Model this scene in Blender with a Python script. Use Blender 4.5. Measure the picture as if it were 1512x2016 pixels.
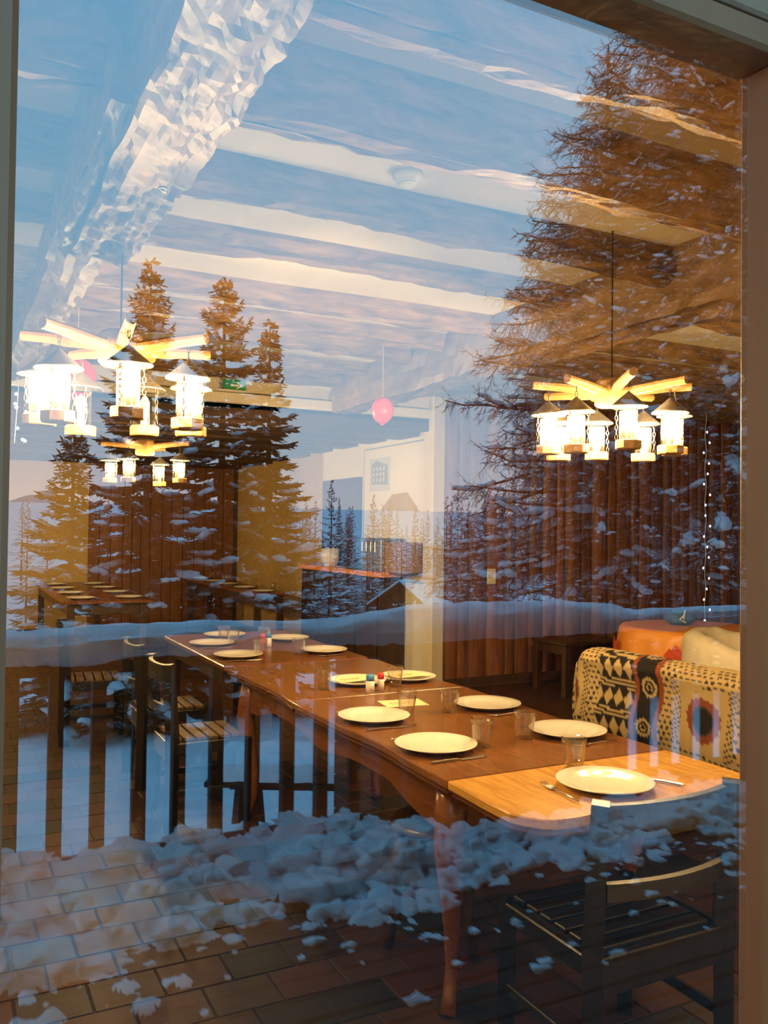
import bpy, math, random
from math import sin, cos, pi, radians, sqrt, atan2, exp, floor
from mathutils import Vector, Matrix, noise

for o in list(bpy.data.objects):
    bpy.data.objects.remove(o)
sc = bpy.context.scene
col = sc.collection
R = random.Random(11)

# ------------------------------------------------------------------ camera
# x runs along the window wall, y > 0 is inside the room, y < 0 is the terrace, z is up.
F, YAW, PITCH, ROLL = 1690.0, radians(27.0), radians(1.2), 0.0117
zax = Vector((0, 0, 1))
r0 = Vector((cos(YAW), -sin(YAW), 0)); f0 = Vector((sin(YAW), cos(YAW), 0))
fw = f0 * cos(PITCH) + zax * sin(PITCH); u0 = zax * cos(PITCH) - f0 * sin(PITCH)
rt = r0 * cos(ROLL) + u0 * sin(ROLL); up = u0 * cos(ROLL) - r0 * sin(ROLL)
cd = bpy.data.cameras.new('camera'); cam = bpy.data.objects.new('camera', cd); col.objects.link(cam)
cam.matrix_world = Matrix(((rt.x, up.x, -fw.x, 0.0), (rt.y, up.y, -fw.y, -0.6), (rt.z, up.z, -fw.z, 1.5), (0, 0, 0, 1)))
cd.sensor_fit = 'HORIZONTAL'; cd.sensor_width = 36.0; cd.lens = F / 1512.0 * 36.0
cd.clip_start = 0.02; cd.clip_end = 1500
sc.camera = cam

# ------------------------------------------------------------------ sky (dusk, after sunset), exposure
SKY = 3.0
BULB = 2500.0
w = bpy.data.worlds.new('world'); sc.world = w; w.use_nodes = True
nt = w.node_tree; nt.nodes.clear()
tc = nt.nodes.new('ShaderNodeTexCoord'); sep = nt.nodes.new('ShaderNodeSeparateXYZ')
mr = nt.nodes.new('ShaderNodeMapRange'); mr.inputs[1].default_value = -0.1; mr.inputs[2].default_value = 0.9
cr = nt.nodes.new('ShaderNodeValToRGB')
el = cr.color_ramp.elements
el[0].position = 0.0; el[0].color = (0.52, 0.60, 0.70, 1)
el[1].position = 1.0; el[1].color = (0.13, 0.46, 0.82, 1)
for p_, c_ in ((0.12, (0.54, 0.63, 0.74, 1)), (0.28, (0.38, 0.62, 0.82, 1)), (0.45, (0.25, 0.60, 0.88, 1)), (0.65, (0.20, 0.58, 0.92, 1))):
    e_ = el.new(p_); e_.color = c_
bg = nt.nodes.new('ShaderNodeBackground'); bg.inputs[1].default_value = SKY
ow = nt.nodes.new('ShaderNodeOutputWorld')
nt.links.new(tc.outputs['Generated'], sep.inputs[0]); nt.links.new(sep.outputs[2], mr.inputs[0])
nt.links.new(mr.outputs[0], cr.inputs[0]); nt.links.new(cr.outputs[0], bg.inputs[0]); nt.links.new(bg.outputs[0], ow.inputs[0])
sc.view_settings.view_transform = 'Standard'; sc.view_settings.look = 'None'
sc.view_settings.gamma = 1.0; sc.view_settings.use_curve_mapping = False
sc.view_settings.exposure = 0.0
cy = sc.cycles
cy.max_bounces = 10; cy.diffuse_bounces = 4; cy.glossy_bounces = 4; cy.transmission_bounces = 4; cy.transparent_max_bounces = 16
cy.caustics_reflective = False; cy.caustics_refractive = False
cy.sample_clamp_indirect = 4.0; cy.use_denoising = True

# ------------------------------------------------------------------ mesh helpers
def icosphere(sub):
    t = (1 + sqrt(5)) / 2
    v = [Vector(a).normalized() for a in ((-1,t,0),(1,t,0),(-1,-t,0),(1,-t,0),(0,-1,t),(0,1,t),(0,-1,-t),(0,1,-t),(t,0,-1),(t,0,1),(-t,0,-1),(-t,0,1))]
    f = [(0,11,5),(0,5,1),(0,1,7),(0,7,10),(0,10,11),(1,5,9),(5,11,4),(11,10,2),(10,7,6),(7,1,8),(3,9,4),(3,4,2),(3,2,6),(3,6,8),(3,8,9),(4,9,5),(2,4,11),(6,2,10),(8,6,7),(9,8,1)]
    for _ in range(sub):
        m = {}; nf = []
        def mid(a, b):
            k = (min(a, b), max(a, b))
            if k not in m:
                m[k] = len(v); v.append(((v[a] + v[b]) * 0.5).normalized())
            return m[k]
        for a, b, c in f:
            ab, bc, ca = mid(a, b), mid(b, c), mid(c, a)
            nf += [(a, ab, ca), (b, bc, ab), (c, ca, bc), (ab, bc, ca)]
        f = nf
    return v, f
ICO = [icosphere(0), icosphere(1), icosphere(2)]

class MB:
    def __init__(s): s.v = []; s.f = []; s.m = []
    def add(s, vs, fs, mi=0):
        b = len(s.v); s.v += [tuple(p) for p in vs]; s.f += [tuple(b + i for i in q) for q in fs]; s.m += [mi] * len(fs); return s
    def box(s, x0, x1, y0, y1, z0, z1, mi=0, M=None):
        vs = [Vector(p) for p in ((x0,y0,z0),(x1,y0,z0),(x1,y1,z0),(x0,y1,z0),(x0,y0,z1),(x1,y0,z1),(x1,y1,z1),(x0,y1,z1))]
        if M is not None: vs = [M @ p for p in vs]
        return s.add(vs, [(3,2,1,0),(4,5,6,7),(0,1,5,4),(1,2,6,5),(2,3,7,6),(3,0,4,7)], mi)
    def cbox(s, x0, x1, y0, y1, z0, z1, c=0.004, M=None, mi=0):
        """box with chamfered top and side edges"""
        c = min(c, (x1-x0)*0.45, (y1-y0)*0.45, (z1-z0)*0.45)
        def ring(z, d, e):
            return [Vector(p) for p in ((x0+d,y0+e,z),(x1-d,y0+e,z),(x1-e,y0+d,z),(x1-e,y1-d,z),(x1-d,y1-e,z),(x0+d,y1-e,z),(x0+e,y1-d,z),(x0+e,y0+d,z))]
        rs = ring(z0, 2*c, c) + ring(z0+c, c, 0) + ring(z1-c, c, 0) + ring(z1, 2*c, c)
        if M is not None: rs = [M @ p for p in rs]
        fs = [tuple(range(7, -1, -1)), tuple(range(24, 32))]
        for k in range(3):
            for i in range(8):
                j = (i+1) % 8; fs.append((k*8+i, k*8+j, k*8+8+j, k*8+8+i))
        return s.add(rs, fs, mi)
    def tube(s, pts, rad, n=8, cap=True, sx=1.0, sz=1.0, mi=0, jit=0.0):
        pts = [Vector(p) for p in pts]; N = len(pts)
        if not hasattr(rad, '__len__'): rad = [rad] * N
        vs = []; ref = None
        for i, p in enumerate(pts):
            d = (pts[min(i+1, N-1)] - pts[max(i-1, 0)])
            d = d.normalized() if d.length > 1e-9 else Vector((0, 0, 1))
            if ref is None:
                ref = Vector((0, 0, 1)) if abs(d.z) < 0.9 else Vector((1, 0, 0))
            a = d.cross(ref)
            a = a.normalized() if a.length > 1e-6 else Vector((1, 0, 0))
            b = a.cross(d).normalized(); ref = b
            for k in range(n):
                t = 2*pi*k/n; rr = rad[i]
                if jit: rr *= 1 + jit * noise.noise(Vector((p.x*3 + k*7.1, p.y*3, p.z*3 + i*0.37)))
                vs.append(p + a*(cos(t)*rr*sx) + b*(sin(t)*rr*sz))
        fs = []
        for i in range(N-1):
            for k in range(n):
                l = (k+1) % n; fs.append((i*n+k, i*n+l, (i+1)*n+l, (i+1)*n+k))
        if cap: fs += [tuple(range(n-1, -1, -1)), tuple(range((N-1)*n, N*n))]
        return s.add(vs, fs, mi)
    def lathe(s, prof, n=24, c=(0, 0, 0), mi=0, closed=False, caps=True):
        vs = []; c = Vector(c)
        for r_, z_ in prof:
            for k in range(n):
                t = 2*pi*k/n; vs.append(c + Vector((r_*cos(t), r_*sin(t), z_)))
        fs = []; N = len(prof)
        for i in range(N-1 + (1 if closed else 0)):
            i2 = (i+1) % N
            for k in range(n):
                l = (k+1) % n; fs.append((i*n+k, i*n+l, i2*n+l, i2*n+k))
        if not closed and caps:
            if prof[0][0] > 1e-6: fs.append(tuple(range(n-1, -1, -1)))
            if prof[-1][0] > 1e-6: fs.append(tuple(range((N-1)*n, N*n)))
        return s.add(vs, fs, mi)
    def blob(s, c, r, sub=1, amp=0.25, seed=0.0, M=None, mi=0):
        V, Fc = ICO[sub]; c = Vector(c); out = []
        for p in V:
            k = 1 + amp * noise.noise(p*1.7 + Vector((seed, seed*0.7, -seed)))
            q = Vector((p.x*r[0]*k, p.y*r[1]*k, p.z*r[2]*k))
            out.append(c + (M @ q if M is not None else q))
        return s.add(out, Fc, mi)
    def grid(s, nx, ny, fn, mi=0, keep=None):
        b = [[fn(i/(nx-1), j/(ny-1)) for i in range(nx)] for j in range(ny)]
        idx = {}; vs = []; fs = []
        for j in range(ny-1):
            for i in range(nx-1):
                q = ((i,j),(i+1,j),(i+1,j+1),(i,j+1))
                if keep is not None and not all(keep(b[y][x]) for x, y in q): continue
                f = []
                for x, y in q:
                    if (x, y) not in idx: idx[(x, y)] = len(vs); vs.append(b[y][x])
                    f.append(idx[(x, y)])
                fs.append(tuple(f))
        return s.add(vs, fs, mi)
    def prism(s, out, z0, z1, c=0.006, mi=0):
        """closed outline (counter-clockwise) extruded, top edge chamfered"""
        n = len(out); cx = sum(p[0] for p in out)/n; cy_ = sum(p[1] for p in out)/n
        def inset(d): 
            r_ = []
            for x, y in out:
                l = sqrt((x-cx)**2 + (y-cy_)**2) or 1; r_.append((x-(x-cx)/l*d, y-(y-cy_)/l*d))
            return r_
        rs = [(p[0], p[1], z0) for p in inset(c)] + [(p[0], p[1], z0+c) for p in out] + [(p[0], p[1], z1-c) for p in out] + [(p[0], p[1], z1) for p in inset(c)]
        fs = [tuple(range(n-1, -1, -1)), tuple(range(3*n, 4*n))]
        for k in range(3):
            for i in range(n):
                j = (i+1) % n; fs.append((k*n+i, k*n+j, (k+1)*n+j, (k+1)*n+i))
        return s.add(rs, fs, mi)
    def mesh(s, name, mats, smooth=False):
        me = bpy.data.meshes.new(name); me.from_pydata(s.v, [], s.f)
        if not isinstance(mats, (list, tuple)): mats = [mats]
        for m in mats: me.materials.append(m)
        if len(mats) > 1: me.polygons.foreach_set('material_index', s.m)
        if smooth: me.polygons.foreach_set('use_smooth', [True]*len(me.polygons))
        me.update(); return me
    def build(s, name, mats, parent=None, smooth=False, loc=None, rz=None):
        return link(name, s.mesh(name, mats, smooth), parent, loc, rz)

def link(name, me, parent=None, loc=None, rz=None):
    o = bpy.data.objects.new(name, me); col.objects.link(o)
    if parent is not None: o.parent = parent
    if loc is not None: o.location = loc
    if rz is not None: o.rotation_euler = (0, 0, rz)
    return o
def tag(o, label=None, cat=None, group=None, kind=None):
    for k, v in (('label', label), ('category', cat), ('group', group), ('kind', kind)):
        if v: o[k] = v
    return o
def thing(name, label, cat, loc=(0, 0, 0), rz=0.0, group=None):
    return tag(link(name, None, None, loc, rz), label, cat, group)
def dup(root, loc, rz, label=None, group=None, scale=None):
    r_ = root.copy(); col.objects.link(r_); r_.location = loc; r_.rotation_euler = (0, 0, rz)
    if scale is not None: r_.scale = (scale,)*3 if not hasattr(scale, '__len__') else scale
    if label: r_['label'] = label
    if group: r_['group'] = group
    def rec(a, b):
        for ch in a.children:
            if ch.name in done: continue
            c_ = ch.copy(); col.objects.link(c_); c_.parent = b; rec(ch, c_)
    done = set()
    rec(root, r_)
    return r_
def smooth_by_angle(o, deg=40):
    me = o.data
    me.polygons.foreach_set('use_smooth', [True]*len(me.polygons))
    try: me.set_sharp_from_angle(angle=radians(deg))
    except Exception: pass

# ------------------------------------------------------------------ materials
def newmat(name):
    m = bpy.data.materials.new(name); m.use_nodes = True; n = m.node_tree; b = n.nodes['Principled BSDF']; return m, n, b
def coords(n, scale=(1, 1, 1), rot=(0, 0, 0), world=False):
    t = n.nodes.new('ShaderNodeTexCoord'); mp = n.nodes.new('ShaderNodeMapping')
    mp.inputs['Scale'].default_value = scale; mp.inputs['Rotation'].default_value = rot
    if world:
        g = n.nodes.new('ShaderNodeNewGeometry'); n.links.new(g.outputs['Position'], mp.inputs[0])
    else: n.links.new(t.outputs['Object'], mp.inputs[0])
    return mp
def ramp(n, fac, stops):
    c = n.nodes.new('ShaderNodeValToRGB'); e = c.color_ramp.elements
    e[0].position = stops[0][0]; e[0].color = (*stops[0][1], 1); e[1].position = stops[-1][0]; e[1].color = (*stops[-1][1], 1)
    for p, k in stops[1:-1]: e.new(p).color = (*k, 1)
    n.links.new(fac, c.inputs[0]); return c
def ntex(n, vec, scale, detail=4, rough=0.55, dist=0.0):
    t = n.nodes.new('ShaderNodeTexNoise'); t.inputs['Scale'].default_value = scale; t.inputs['Detail'].default_value = detail
    t.inputs['Roughness'].default_value = rough; t.inputs['Distortion'].default_value = dist
    n.links.new(vec.outputs[0], t.inputs['Vector']); return t
def bump(n, b, h, s, d=0.01):
    k = n.nodes.new('ShaderNodeBump'); k.inputs['Strength'].default_value = s; k.inputs['Distance'].default_value = d
    n.links.new(h, k.inputs['Height']); n.links.new(k.outputs[0], b.inputs['Normal'])
def mixc(n, a, c, fac, mode='MIX'):
    x = n.nodes.new('ShaderNodeMix'); x.data_type = 'RGBA'; x.blend_type = mode
    if isinstance(fac, float): x.inputs[0].default_value = fac
    else: n.links.new(fac, x.inputs[0])
    for s_, val in ((6, a), (7, c)):
        if isinstance(val, tuple): x.inputs[s_].default_value = (*val, 1)
        else: n.links.new(val, x.inputs[s_])
    return x.outputs[2]
def mottled(name, c1, c2, scale=6.0, stretch=(1, 1, 1), rough=0.6, bmp=0.3, spec=0.5, vary=0.0, detail=5, dist=0.0, rot=(0, 0, 0)):
    m, n, b = newmat(name); v = coords(n, stretch, rot); t = ntex(n, v, scale, detail, 0.6, dist)
    c = ramp(n, t.outputs[0], [(0.3, c1), (0.7, c2)]).outputs[0]
    if vary:
        oi = n.nodes.new('ShaderNodeObjectInfo'); mrg = n.nodes.new('ShaderNodeMapRange')
        mrg.inputs[3].default_value = 1 - vary; mrg.inputs[4].default_value = 1 + vary
        n.links.new(oi.outputs['Random'], mrg.inputs[0])
        cmb = n.nodes.new('ShaderNodeCombineColor')
        for i in range(3): n.links.new(mrg.outputs[0], cmb.inputs[i])
        c = mixc(n, c, cmb.outputs[0], 1.0, 'MULTIPLY')
    n.links.new(c, b.inputs['Base Color']); b.inputs['Roughness'].default_value = rough
    b.inputs['Specular IOR Level'].default_value = spec
    if bmp: bump(n, b, t.outputs[0], bmp, 0.01)
    return m
def plain(name, c, rough=0.5, metal=0.0, spec=0.5):
    m, n, b = newmat(name); b.inputs['Base Color'].default_value = (*c, 1); b.inputs['Roughness'].default_value = rough
    b.inputs['Metallic'].default_value = metal; b.inputs['Specular IOR Level'].default_value = spec
    return m
def emit(name, c, s):
    m, n, b = newmat(name); b.inputs['Base Color'].default_value = (*c, 1)
    b.inputs['Emission Color'].default_value = (*c, 1); b.inputs['Emission Strength'].default_value = s; return m
def thin_glass(name, r_, tint=(1, 1, 1), power=5.0, rough=0.0, edge=1.0):
    """clear sheet: see-through with a mirror-like share that grows towards grazing angles"""
    m = bpy.data.materials.new(name); m.use_nodes = True; n = m.node_tree; n.nodes.clear()
    out = n.nodes.new('ShaderNodeOutputMaterial'); mx = n.nodes.new('ShaderNodeMixShader')
    tr = n.nodes.new('ShaderNodeBsdfTransparent'); tr.inputs[0].default_value = (*tint, 1)
    gl = n.nodes.new('ShaderNodeBsdfGlossy'); gl.inputs['Roughness'].default_value = rough; gl.inputs[0].default_value = (1, 1, 1, 1)
    g = n.nodes.new('ShaderNodeNewGeometry'); dp = n.nodes.new('ShaderNodeVectorMath'); dp.operation = 'DOT_PRODUCT'
    n.links.new(g.outputs['Normal'], dp.inputs[0]); n.links.new(g.outputs['Incoming'], dp.inputs[1])
    ab = n.nodes.new('ShaderNodeMath'); ab.operation = 'ABSOLUTE'; n.links.new(dp.outputs['Value'], ab.inputs[0])
    su = n.nodes.new('ShaderNodeMath'); su.operation = 'SUBTRACT'; su.inputs[0].default_value = 1.0; n.links.new(ab.outputs[0], su.inputs[1])
    pw = n.nodes.new('ShaderNodeMath'); pw.operation = 'POWER'; n.links.new(su.outputs[0], pw.inputs[0]); pw.inputs[1].default_value = power
    ma = n.nodes.new('ShaderNodeMath'); ma.operation = 'MULTIPLY_ADD'; n.links.new(pw.outputs[0], ma.inputs[0])
    ma.inputs[1].default_value = edge - r_; ma.inputs[2].default_value = r_
    n.links.new(ma.outputs[0], mx.inputs[0]); n.links.new(tr.outputs[0], mx.inputs[1]); n.links.new(gl.outputs[0], mx.inputs[2])
    n.links.new(mx.outputs[0], out.inputs[0]); return m

M_pane = thin_glass('window_glass', 0.105)
M_tumbler = thin_glass('tumbler_glass', 0.09, (0.95, 0.94, 0.92), 1.9)
M_chimney = thin_glass('lamp_glass', 0.04, (0.98, 0.97, 0.95), 3.0)
def add_glow(m, share):
    """mix a translucent share into the lamp glass to imitate glare round the flame"""
    n = m.node_tree; out = n.nodes['Material Output']; old = out.inputs[0].links[0].from_socket
    tl = n.nodes.new('ShaderNodeBsdfTranslucent'); tl.inputs[0].default_value = (0.9, 0.86, 0.78, 1)
    mx = n.nodes.new('ShaderNodeMixShader'); mx.inputs[0].default_value = share
    n.links.new(old, mx.inputs[1]); n.links.new(tl.outputs[0], mx.inputs[2]); n.links.new(mx.outputs[0], out.inputs[0])
add_glow(M_chimney, 0.022)  # translucent share makes the glass glow, standing in for lens glare
M_frame = mottled('brown_painted_wood', (0.20, 0.082, 0.030), (0.31, 0.135, 0.050), 5, (1, 1, 0.15), 0.5, 0.2)
M_facade = mottled('grey_render', (0.26, 0.155, 0.085), (0.32, 0.20, 0.115), 30, rough=0.9, bmp=0.4)
M_plaster = mottled('cream_plaster', (0.76, 0.68, 0.50), (0.82, 0.75, 0.58), 7, rough=0.85, bmp=0.25)
M_white = mottled('white_wall_paint', (0.78, 0.74, 0.66), (0.82, 0.79, 0.72), 9, rough=0.8, bmp=0.1)
M_ochre = mottled('ochre_plaster', (0.52, 0.36, 0.13), (0.58, 0.42, 0.17), 5, rough=0.85, bmp=0.2)
M_log = mottled('hewn_log', (0.10, 0.052, 0.020), (0.34, 0.21, 0.10), 9, (0.5, 2, 2), 0.55, 0.9, 0.4, vary=0.1, dist=0.6)
M_girder = mottled('hewn_girder', (0.13, 0.075, 0.036), (0.26, 0.165, 0.085), 10, (2, 0.8, 2), 0.55, 0.5, 0.4, dist=0.2)
M_slab = mottled('rough_slab_wood', (0.10, 0.032, 0.012), (0.25, 0.095, 0.035), 7, (4, 4, 0.35), 0.55, 0.9, vary=0.28, dist=0.5)
M_panelwood = mottled('red_panel_wood', (0.16, 0.056, 0.014), (0.23, 0.086, 0.023), 6, (4, 4, 0.3), 0.5, 0.3, vary=0.12)
M_darkceil = mottled('dark_ceiling_wood', (0.045, 0.020, 0.010), (0.085, 0.040, 0.018), 6, (0.4, 3, 3), 0.6, 0.4, vary=0.1)
M_table = mottled('varnished_oak', (0.15, 0.058, 0.016), (0.24, 0.098, 0.028), 9, (5, 0.7, 5), 0.22, 0.10, 0.6, dist=0.3)
M_leaf = mottled('pale_oak_leaf', (0.42, 0.20, 0.034), (0.66, 0.37, 0.078), 9, (5, 0.7, 5), 0.24, 0.12, 0.6, dist=0.3)
M_table2 = mottled('red_brown_table', (0.13, 0.042, 0.012), (0.20, 0.068, 0.020), 9, (5, 0.7, 5), 0.25, 0.08, 0.6, dist=0.3)
M_dark = mottled('dark_stained_wood', (0.030, 0.013, 0.007), (0.060, 0.028, 0.013), 8, (2, 2, 0.5), 0.32, 0.2, 0.5)
M_chairblack = mottled('black_lacquer_wood', (0.006, 0.005, 0.004), (0.013, 0.010, 0.008), 8, (2, 2, 0.5), 0.34, 0.2, 0.5)
M_strawseat = mottled('straw_seat', (0.11, 0.06, 0.018), (0.17, 0.095, 0.03), 25, (1, 6, 1), 0.6, 0.6)
M_iron = plain('black_iron', (0.03, 0.028, 0.026), 0.45, 0.6)
M_zinc = plain('grey_zinc', (0.32, 0.30, 0.27), 0.38, 0.85)
M_palewood = mottled('pale_pine', (0.32, 0.18, 0.06), (0.44, 0.27, 0.105), 10, (3, 3, 0.6), 0.55, 0.3, vary=0.08)
M_candle = plain('ivory_candle', (0.80, 0.68, 0.44), 0.5)
M_bulb = emit('lamp_flame_bulb', (1.0, 0.66, 0.27), BULB)
M_bulboff = plain('unlit_bulb_glass', (0.75, 0.68, 0.55), 0.15)
M_china = plain('white_china', (0.82, 0.79, 0.73), 0.13, 0.0, 0.6)
M_steel = plain('steel_cutlery', (0.55, 0.53, 0.50), 0.22, 1.0)
M_paper = plain('cream_card', (0.80, 0.70, 0.40), 0.7)
M_ink = plain('brown_ink', (0.10, 0.06, 0.03), 0.8)
M_red = plain('red_plastic', (0.60, 0.03, 0.02), 0.35)
M_blue = plain('blue_plastic', (0.06, 0.22, 0.55), 0.35)
M_salt = plain('white_salt', (0.85, 0.84, 0.80), 0.5)
M_pink = plain('pink_balloon', (0.80, 0.10, 0.16), 0.3)
M_sheet = mottled('cream_dust_sheet', (0.60, 0.54, 0.42), (0.70, 0.63, 0.50), 4, rough=0.8, bmp=0.15)
M_orange = mottled('orange_tablecloth', (0.78, 0.27, 0.03), (0.88, 0.38, 0.06), 3, rough=0.42, bmp=0.1)
M_redmotif = plain('red_motif', (0.62, 0.07, 0.015), 0.5)
M_bluecloth = mottled('blue_cloth', (0.03, 0.08, 0.22), (0.06, 0.14, 0.34), 8, rough=0.8, bmp=0.3)
M_whiteplastic = plain('white_plastic', (0.78, 0.77, 0.74), 0.4)
M_green = plain('exit_green', (0.02, 0.30, 0.10), 0.4)
M_led = emit('cold_white_led', (0.62, 0.66, 1.0), 9.0)
M_grout = mottled('dark_grout', (0.014, 0.011, 0.009), (0.022, 0.018, 0.014), 30, rough=0.9, bmp=0.2)
M_greyink = plain('blue_grey_print', (0.28, 0.34, 0.38), 0.7)
M_printlight = plain('pale_grey_print', (0.58, 0.60, 0.60), 0.7)
M_deck = mottled('wet_deck_wood', (0.014, 0.008, 0.005), (0.028, 0.016, 0.010), 10, (0.4, 5, 5), 0.55, 0.5, 0.35, vary=0.2)
M_rail = mottled('railing_wood', (0.012, 0.007, 0.005), (0.024, 0.014, 0.009), 8, (3, 3, 0.5), 0.7, 0.4, 0.3, vary=0.1)
M_hutwood = mottled('weathered_brown_boards', (0.035, 0.012, 0.006), (0.075, 0.026, 0.012), 4, (3, 3, 0.3), 0.8, 0.4, 0.3, vary=0.2)
def snow(name, c1=(0.80, 0.83, 0.88), c2=(0.90, 0.92, 0.95), sc_=14.0, bmp=0.5):
    m, n, b = newmat(name); v = coords(n, world=True); t = ntex(n, v, sc_, 6, 0.6)
    n.links.new(ramp(n, t.outputs[0], [(0.3, c1), (0.7, c2)]).outputs[0], b.inputs['Base Color'])
    b.inputs['Roughness'].default_value = 0.9; b.inputs['Specular IOR Level'].default_value = 0.1
    bump(n, b, t.outputs[0], bmp, 0.03); return m
M_snow = snow('fresh_snow')
M_snowground = snow('trodden_snow', (0.70, 0.73, 0.78), (0.86, 0.88, 0.92), 3.0, 0.7)
def frosted(name, g1, g2, frost, thr):
    """needles or twigs whose upward faces carry frost"""
    m, n, b = newmat(name); v = coords(n); t = ntex(n, v, 5, 4)
    g = n.nodes.new('ShaderNodeNewGeometry'); s_ = n.nodes.new('ShaderNodeSeparateXYZ'); n.links.new(g.outputs['True Normal'], s_.inputs[0])
    ad = n.nodes.new('ShaderNodeMath'); ad.operation = 'MULTIPLY'; n.links.new(s_.outputs[2], ad.inputs[0]); n.links.new(t.outputs[0], ad.inputs[1])
    c = ramp(n, t.outputs[0], [(0.3, g1), (0.7, g2)]).outputs[0]
    f = ramp(n, ad.outputs[0], [(thr, (0, 0, 0)), (thr + 0.12, (1, 1, 1))]).outputs[0]
    n.links.new(mixc(n, c, frost, f), b.inputs['Base Color'])
    b.inputs['Roughness'].default_value = 0.85; b.inputs['Specular IOR Level'].default_value = 0.15; return m
M_needle = frosted('spruce_needles', (0.010, 0.016, 0.008), (0.030, 0.034, 0.016), (0.60, 0.63, 0.67), 0.46)
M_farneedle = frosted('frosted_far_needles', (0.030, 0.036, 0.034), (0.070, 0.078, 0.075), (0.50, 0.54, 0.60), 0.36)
M_twig = frosted('larch_twigs', (0.018, 0.011, 0.007), (0.050, 0.032, 0.020), (0.46, 0.48, 0.52), 0.27)
M_bark = mottled('dark_bark', (0.020, 0.013, 0.009), (0.055, 0.036, 0.024), 8, (4, 4, 0.7), 0.9, 1.0)
M_hill = mottled('hazy_snowy_forest', (0.26, 0.30, 0.36), (0.42, 0.47, 0.54), 0.06, rough=1.0, bmp=0.0, detail=8)  # distance haze is mixed into this pale bluish colour

def tile_mat():
    m, n, b = newmat('terracotta_tile'); oi = n.nodes.new('ShaderNodeObjectInfo')
    v = coords(n); t = ntex(n, v, 14, 5)
    c = ramp(n, oi.outputs['Random'], [(0.0, (0.060, 0.016, 0.005)), (0.3, (0.034, 0.011, 0.004)), (0.5, (0.068, 0.026, 0.007)), (0.66, (0.012, 0.010, 0.006)), (0.85, (0.018, 0.013, 0.007)), (1.0, (0.075, 0.033, 0.010))])
    sh = ramp(n, t.outputs[0], [(0.25, (0.7, 0.7, 0.7)), (0.75, (1.15, 1.12, 1.1))])
    n.links.new(mixc(n, c.outputs[0], sh.outputs[0], 1.0, 'MULTIPLY'), b.inputs['Base Color'])
    b.inputs['Roughness'].default_value = 0.5; b.inputs['Specular IOR Level'].default_value = 0.2; bump(n, b, t.outputs[0], 0.25, 0.004); return m
M_tile = tile_mat()

# ================================================================== room shell
def structure(o, label=None): return tag(o, label, None, None, 'structure')
XL, XR, YF, YM, YB, ZC = -2.5, 9.2, 0.10, 6.45, 12.9, 2.85
fl = structure(MB().box(XL, XR, YF, YB, -0.12, -0.004).build('floor', M_grout), 'floor of mixed terracotta and grey-brown clay tiles')
TX, TY, J = 0.222, 0.190, 0.006
tiles = []
for j in range(int((YB - YF) / TY)):
    for i in range(int((XR - XL) / TX) + 1):
        x = XL + i*TX + (j % 2)*TX*0.5 - TX*0.25; y = YF + j*TY
        if x < XL or x + TX > XR: continue
        vis = 0 if (-0.2 < x < 2.9 and 0.6 < y < 5.0) else 1
        tiles.append((vis, sqrt(x*x + (y + 0.6)**2), x, y))
tiles.sort()
tv = [MB().cbox(0, TX - J, 0, TY - J, -0.006, 0.0, 0.003).mesh('tile', M_tile) for _ in range(1)]
for k, (vis, d, x, y) in enumerate(tiles[:300]):
    o = link('tile', tv[0], fl, (x, y, R.uniform(-0.0012, 0.0012)))
rest = MB()
for vis, d, x, y in tiles[300:]: rest.box(x, x + TX - J, y, y + TY - J, -0.006, 0.0)
M_tilefar = mottled('far_terracotta_tiles', (0.030, 0.018, 0.009), (0.070, 0.025, 0.009), 3.1, rough=0.4, bmp=0.1)
tag(rest.build('remaining_tiles', M_tilefar, fl), kind='stuff')

# window wall: thin chalet wall, opening wider than the sash so the casing covers it
wf = MB()
wf.box(XL, -0.06, 0.0, 0.10, 0, ZC); wf.box(1.02, XR, 0.0, 0.10, 0, ZC); wf.box(-0.06, 1.02, 0.0, 0.10, 0, 0.84); wf.box(-0.06, 1.02, 0.0, 0.10, 2.03, ZC)
structure(wf.build('wall_window', [M_facade]), 'outer wall round the window')
wi = MB(); wi.box(XL, -0.10, 0.101, 0.106, 0, ZC); wi.box(1.08, XR, 0.101, 0.106, 0, ZC); wi.box(-0.10, 1.08, 0.101, 0.106, 2.06, ZC); wi.box(-0.10, 1.08, 0.101, 0.106, 0, 0.80)
structure(wi.build('wall_front', M_plaster))
PX0, PX1, PZ0, PZ1 = 0.034, 0.735, 0.93, 1.975
win = structure(thing('window_1', 'brown wooden window pane reflecting the snowy terrace', None), 'brown framed window with one large pane')
def bar(name, x0, x1, z0, z1, y0=-0.028, y1=0.03): return MB().cbox(x0, x1, y0, y1, z0, z1, 0.004).build(name, M_frame, win)
bar('frame_stile', -0.10, PX0, 0.80, 2.06); bar('frame_stile', PX1, 1.06, 0.80, 2.06)
bar('top_rail', PX0, PX1, PZ1, 2.005); bar('bottom_rail', PX0, PX1, 0.80, PZ0)
MB().cbox(PX0, PX1, -0.03, 0.03, 2.005, 2.10, 0.003).build('head_casing', M_facade, win)
MB().box(PX0 - 0.004, PX1 + 0.004, -0.003, 0.003, PZ0 - 0.004, PZ1 + 0.004).build('pane', M_pane, win)
MB().box(-0.12, 1.06, -0.09, -0.028, 0.785, 0.80).build('sill', M_frame, win)

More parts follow.
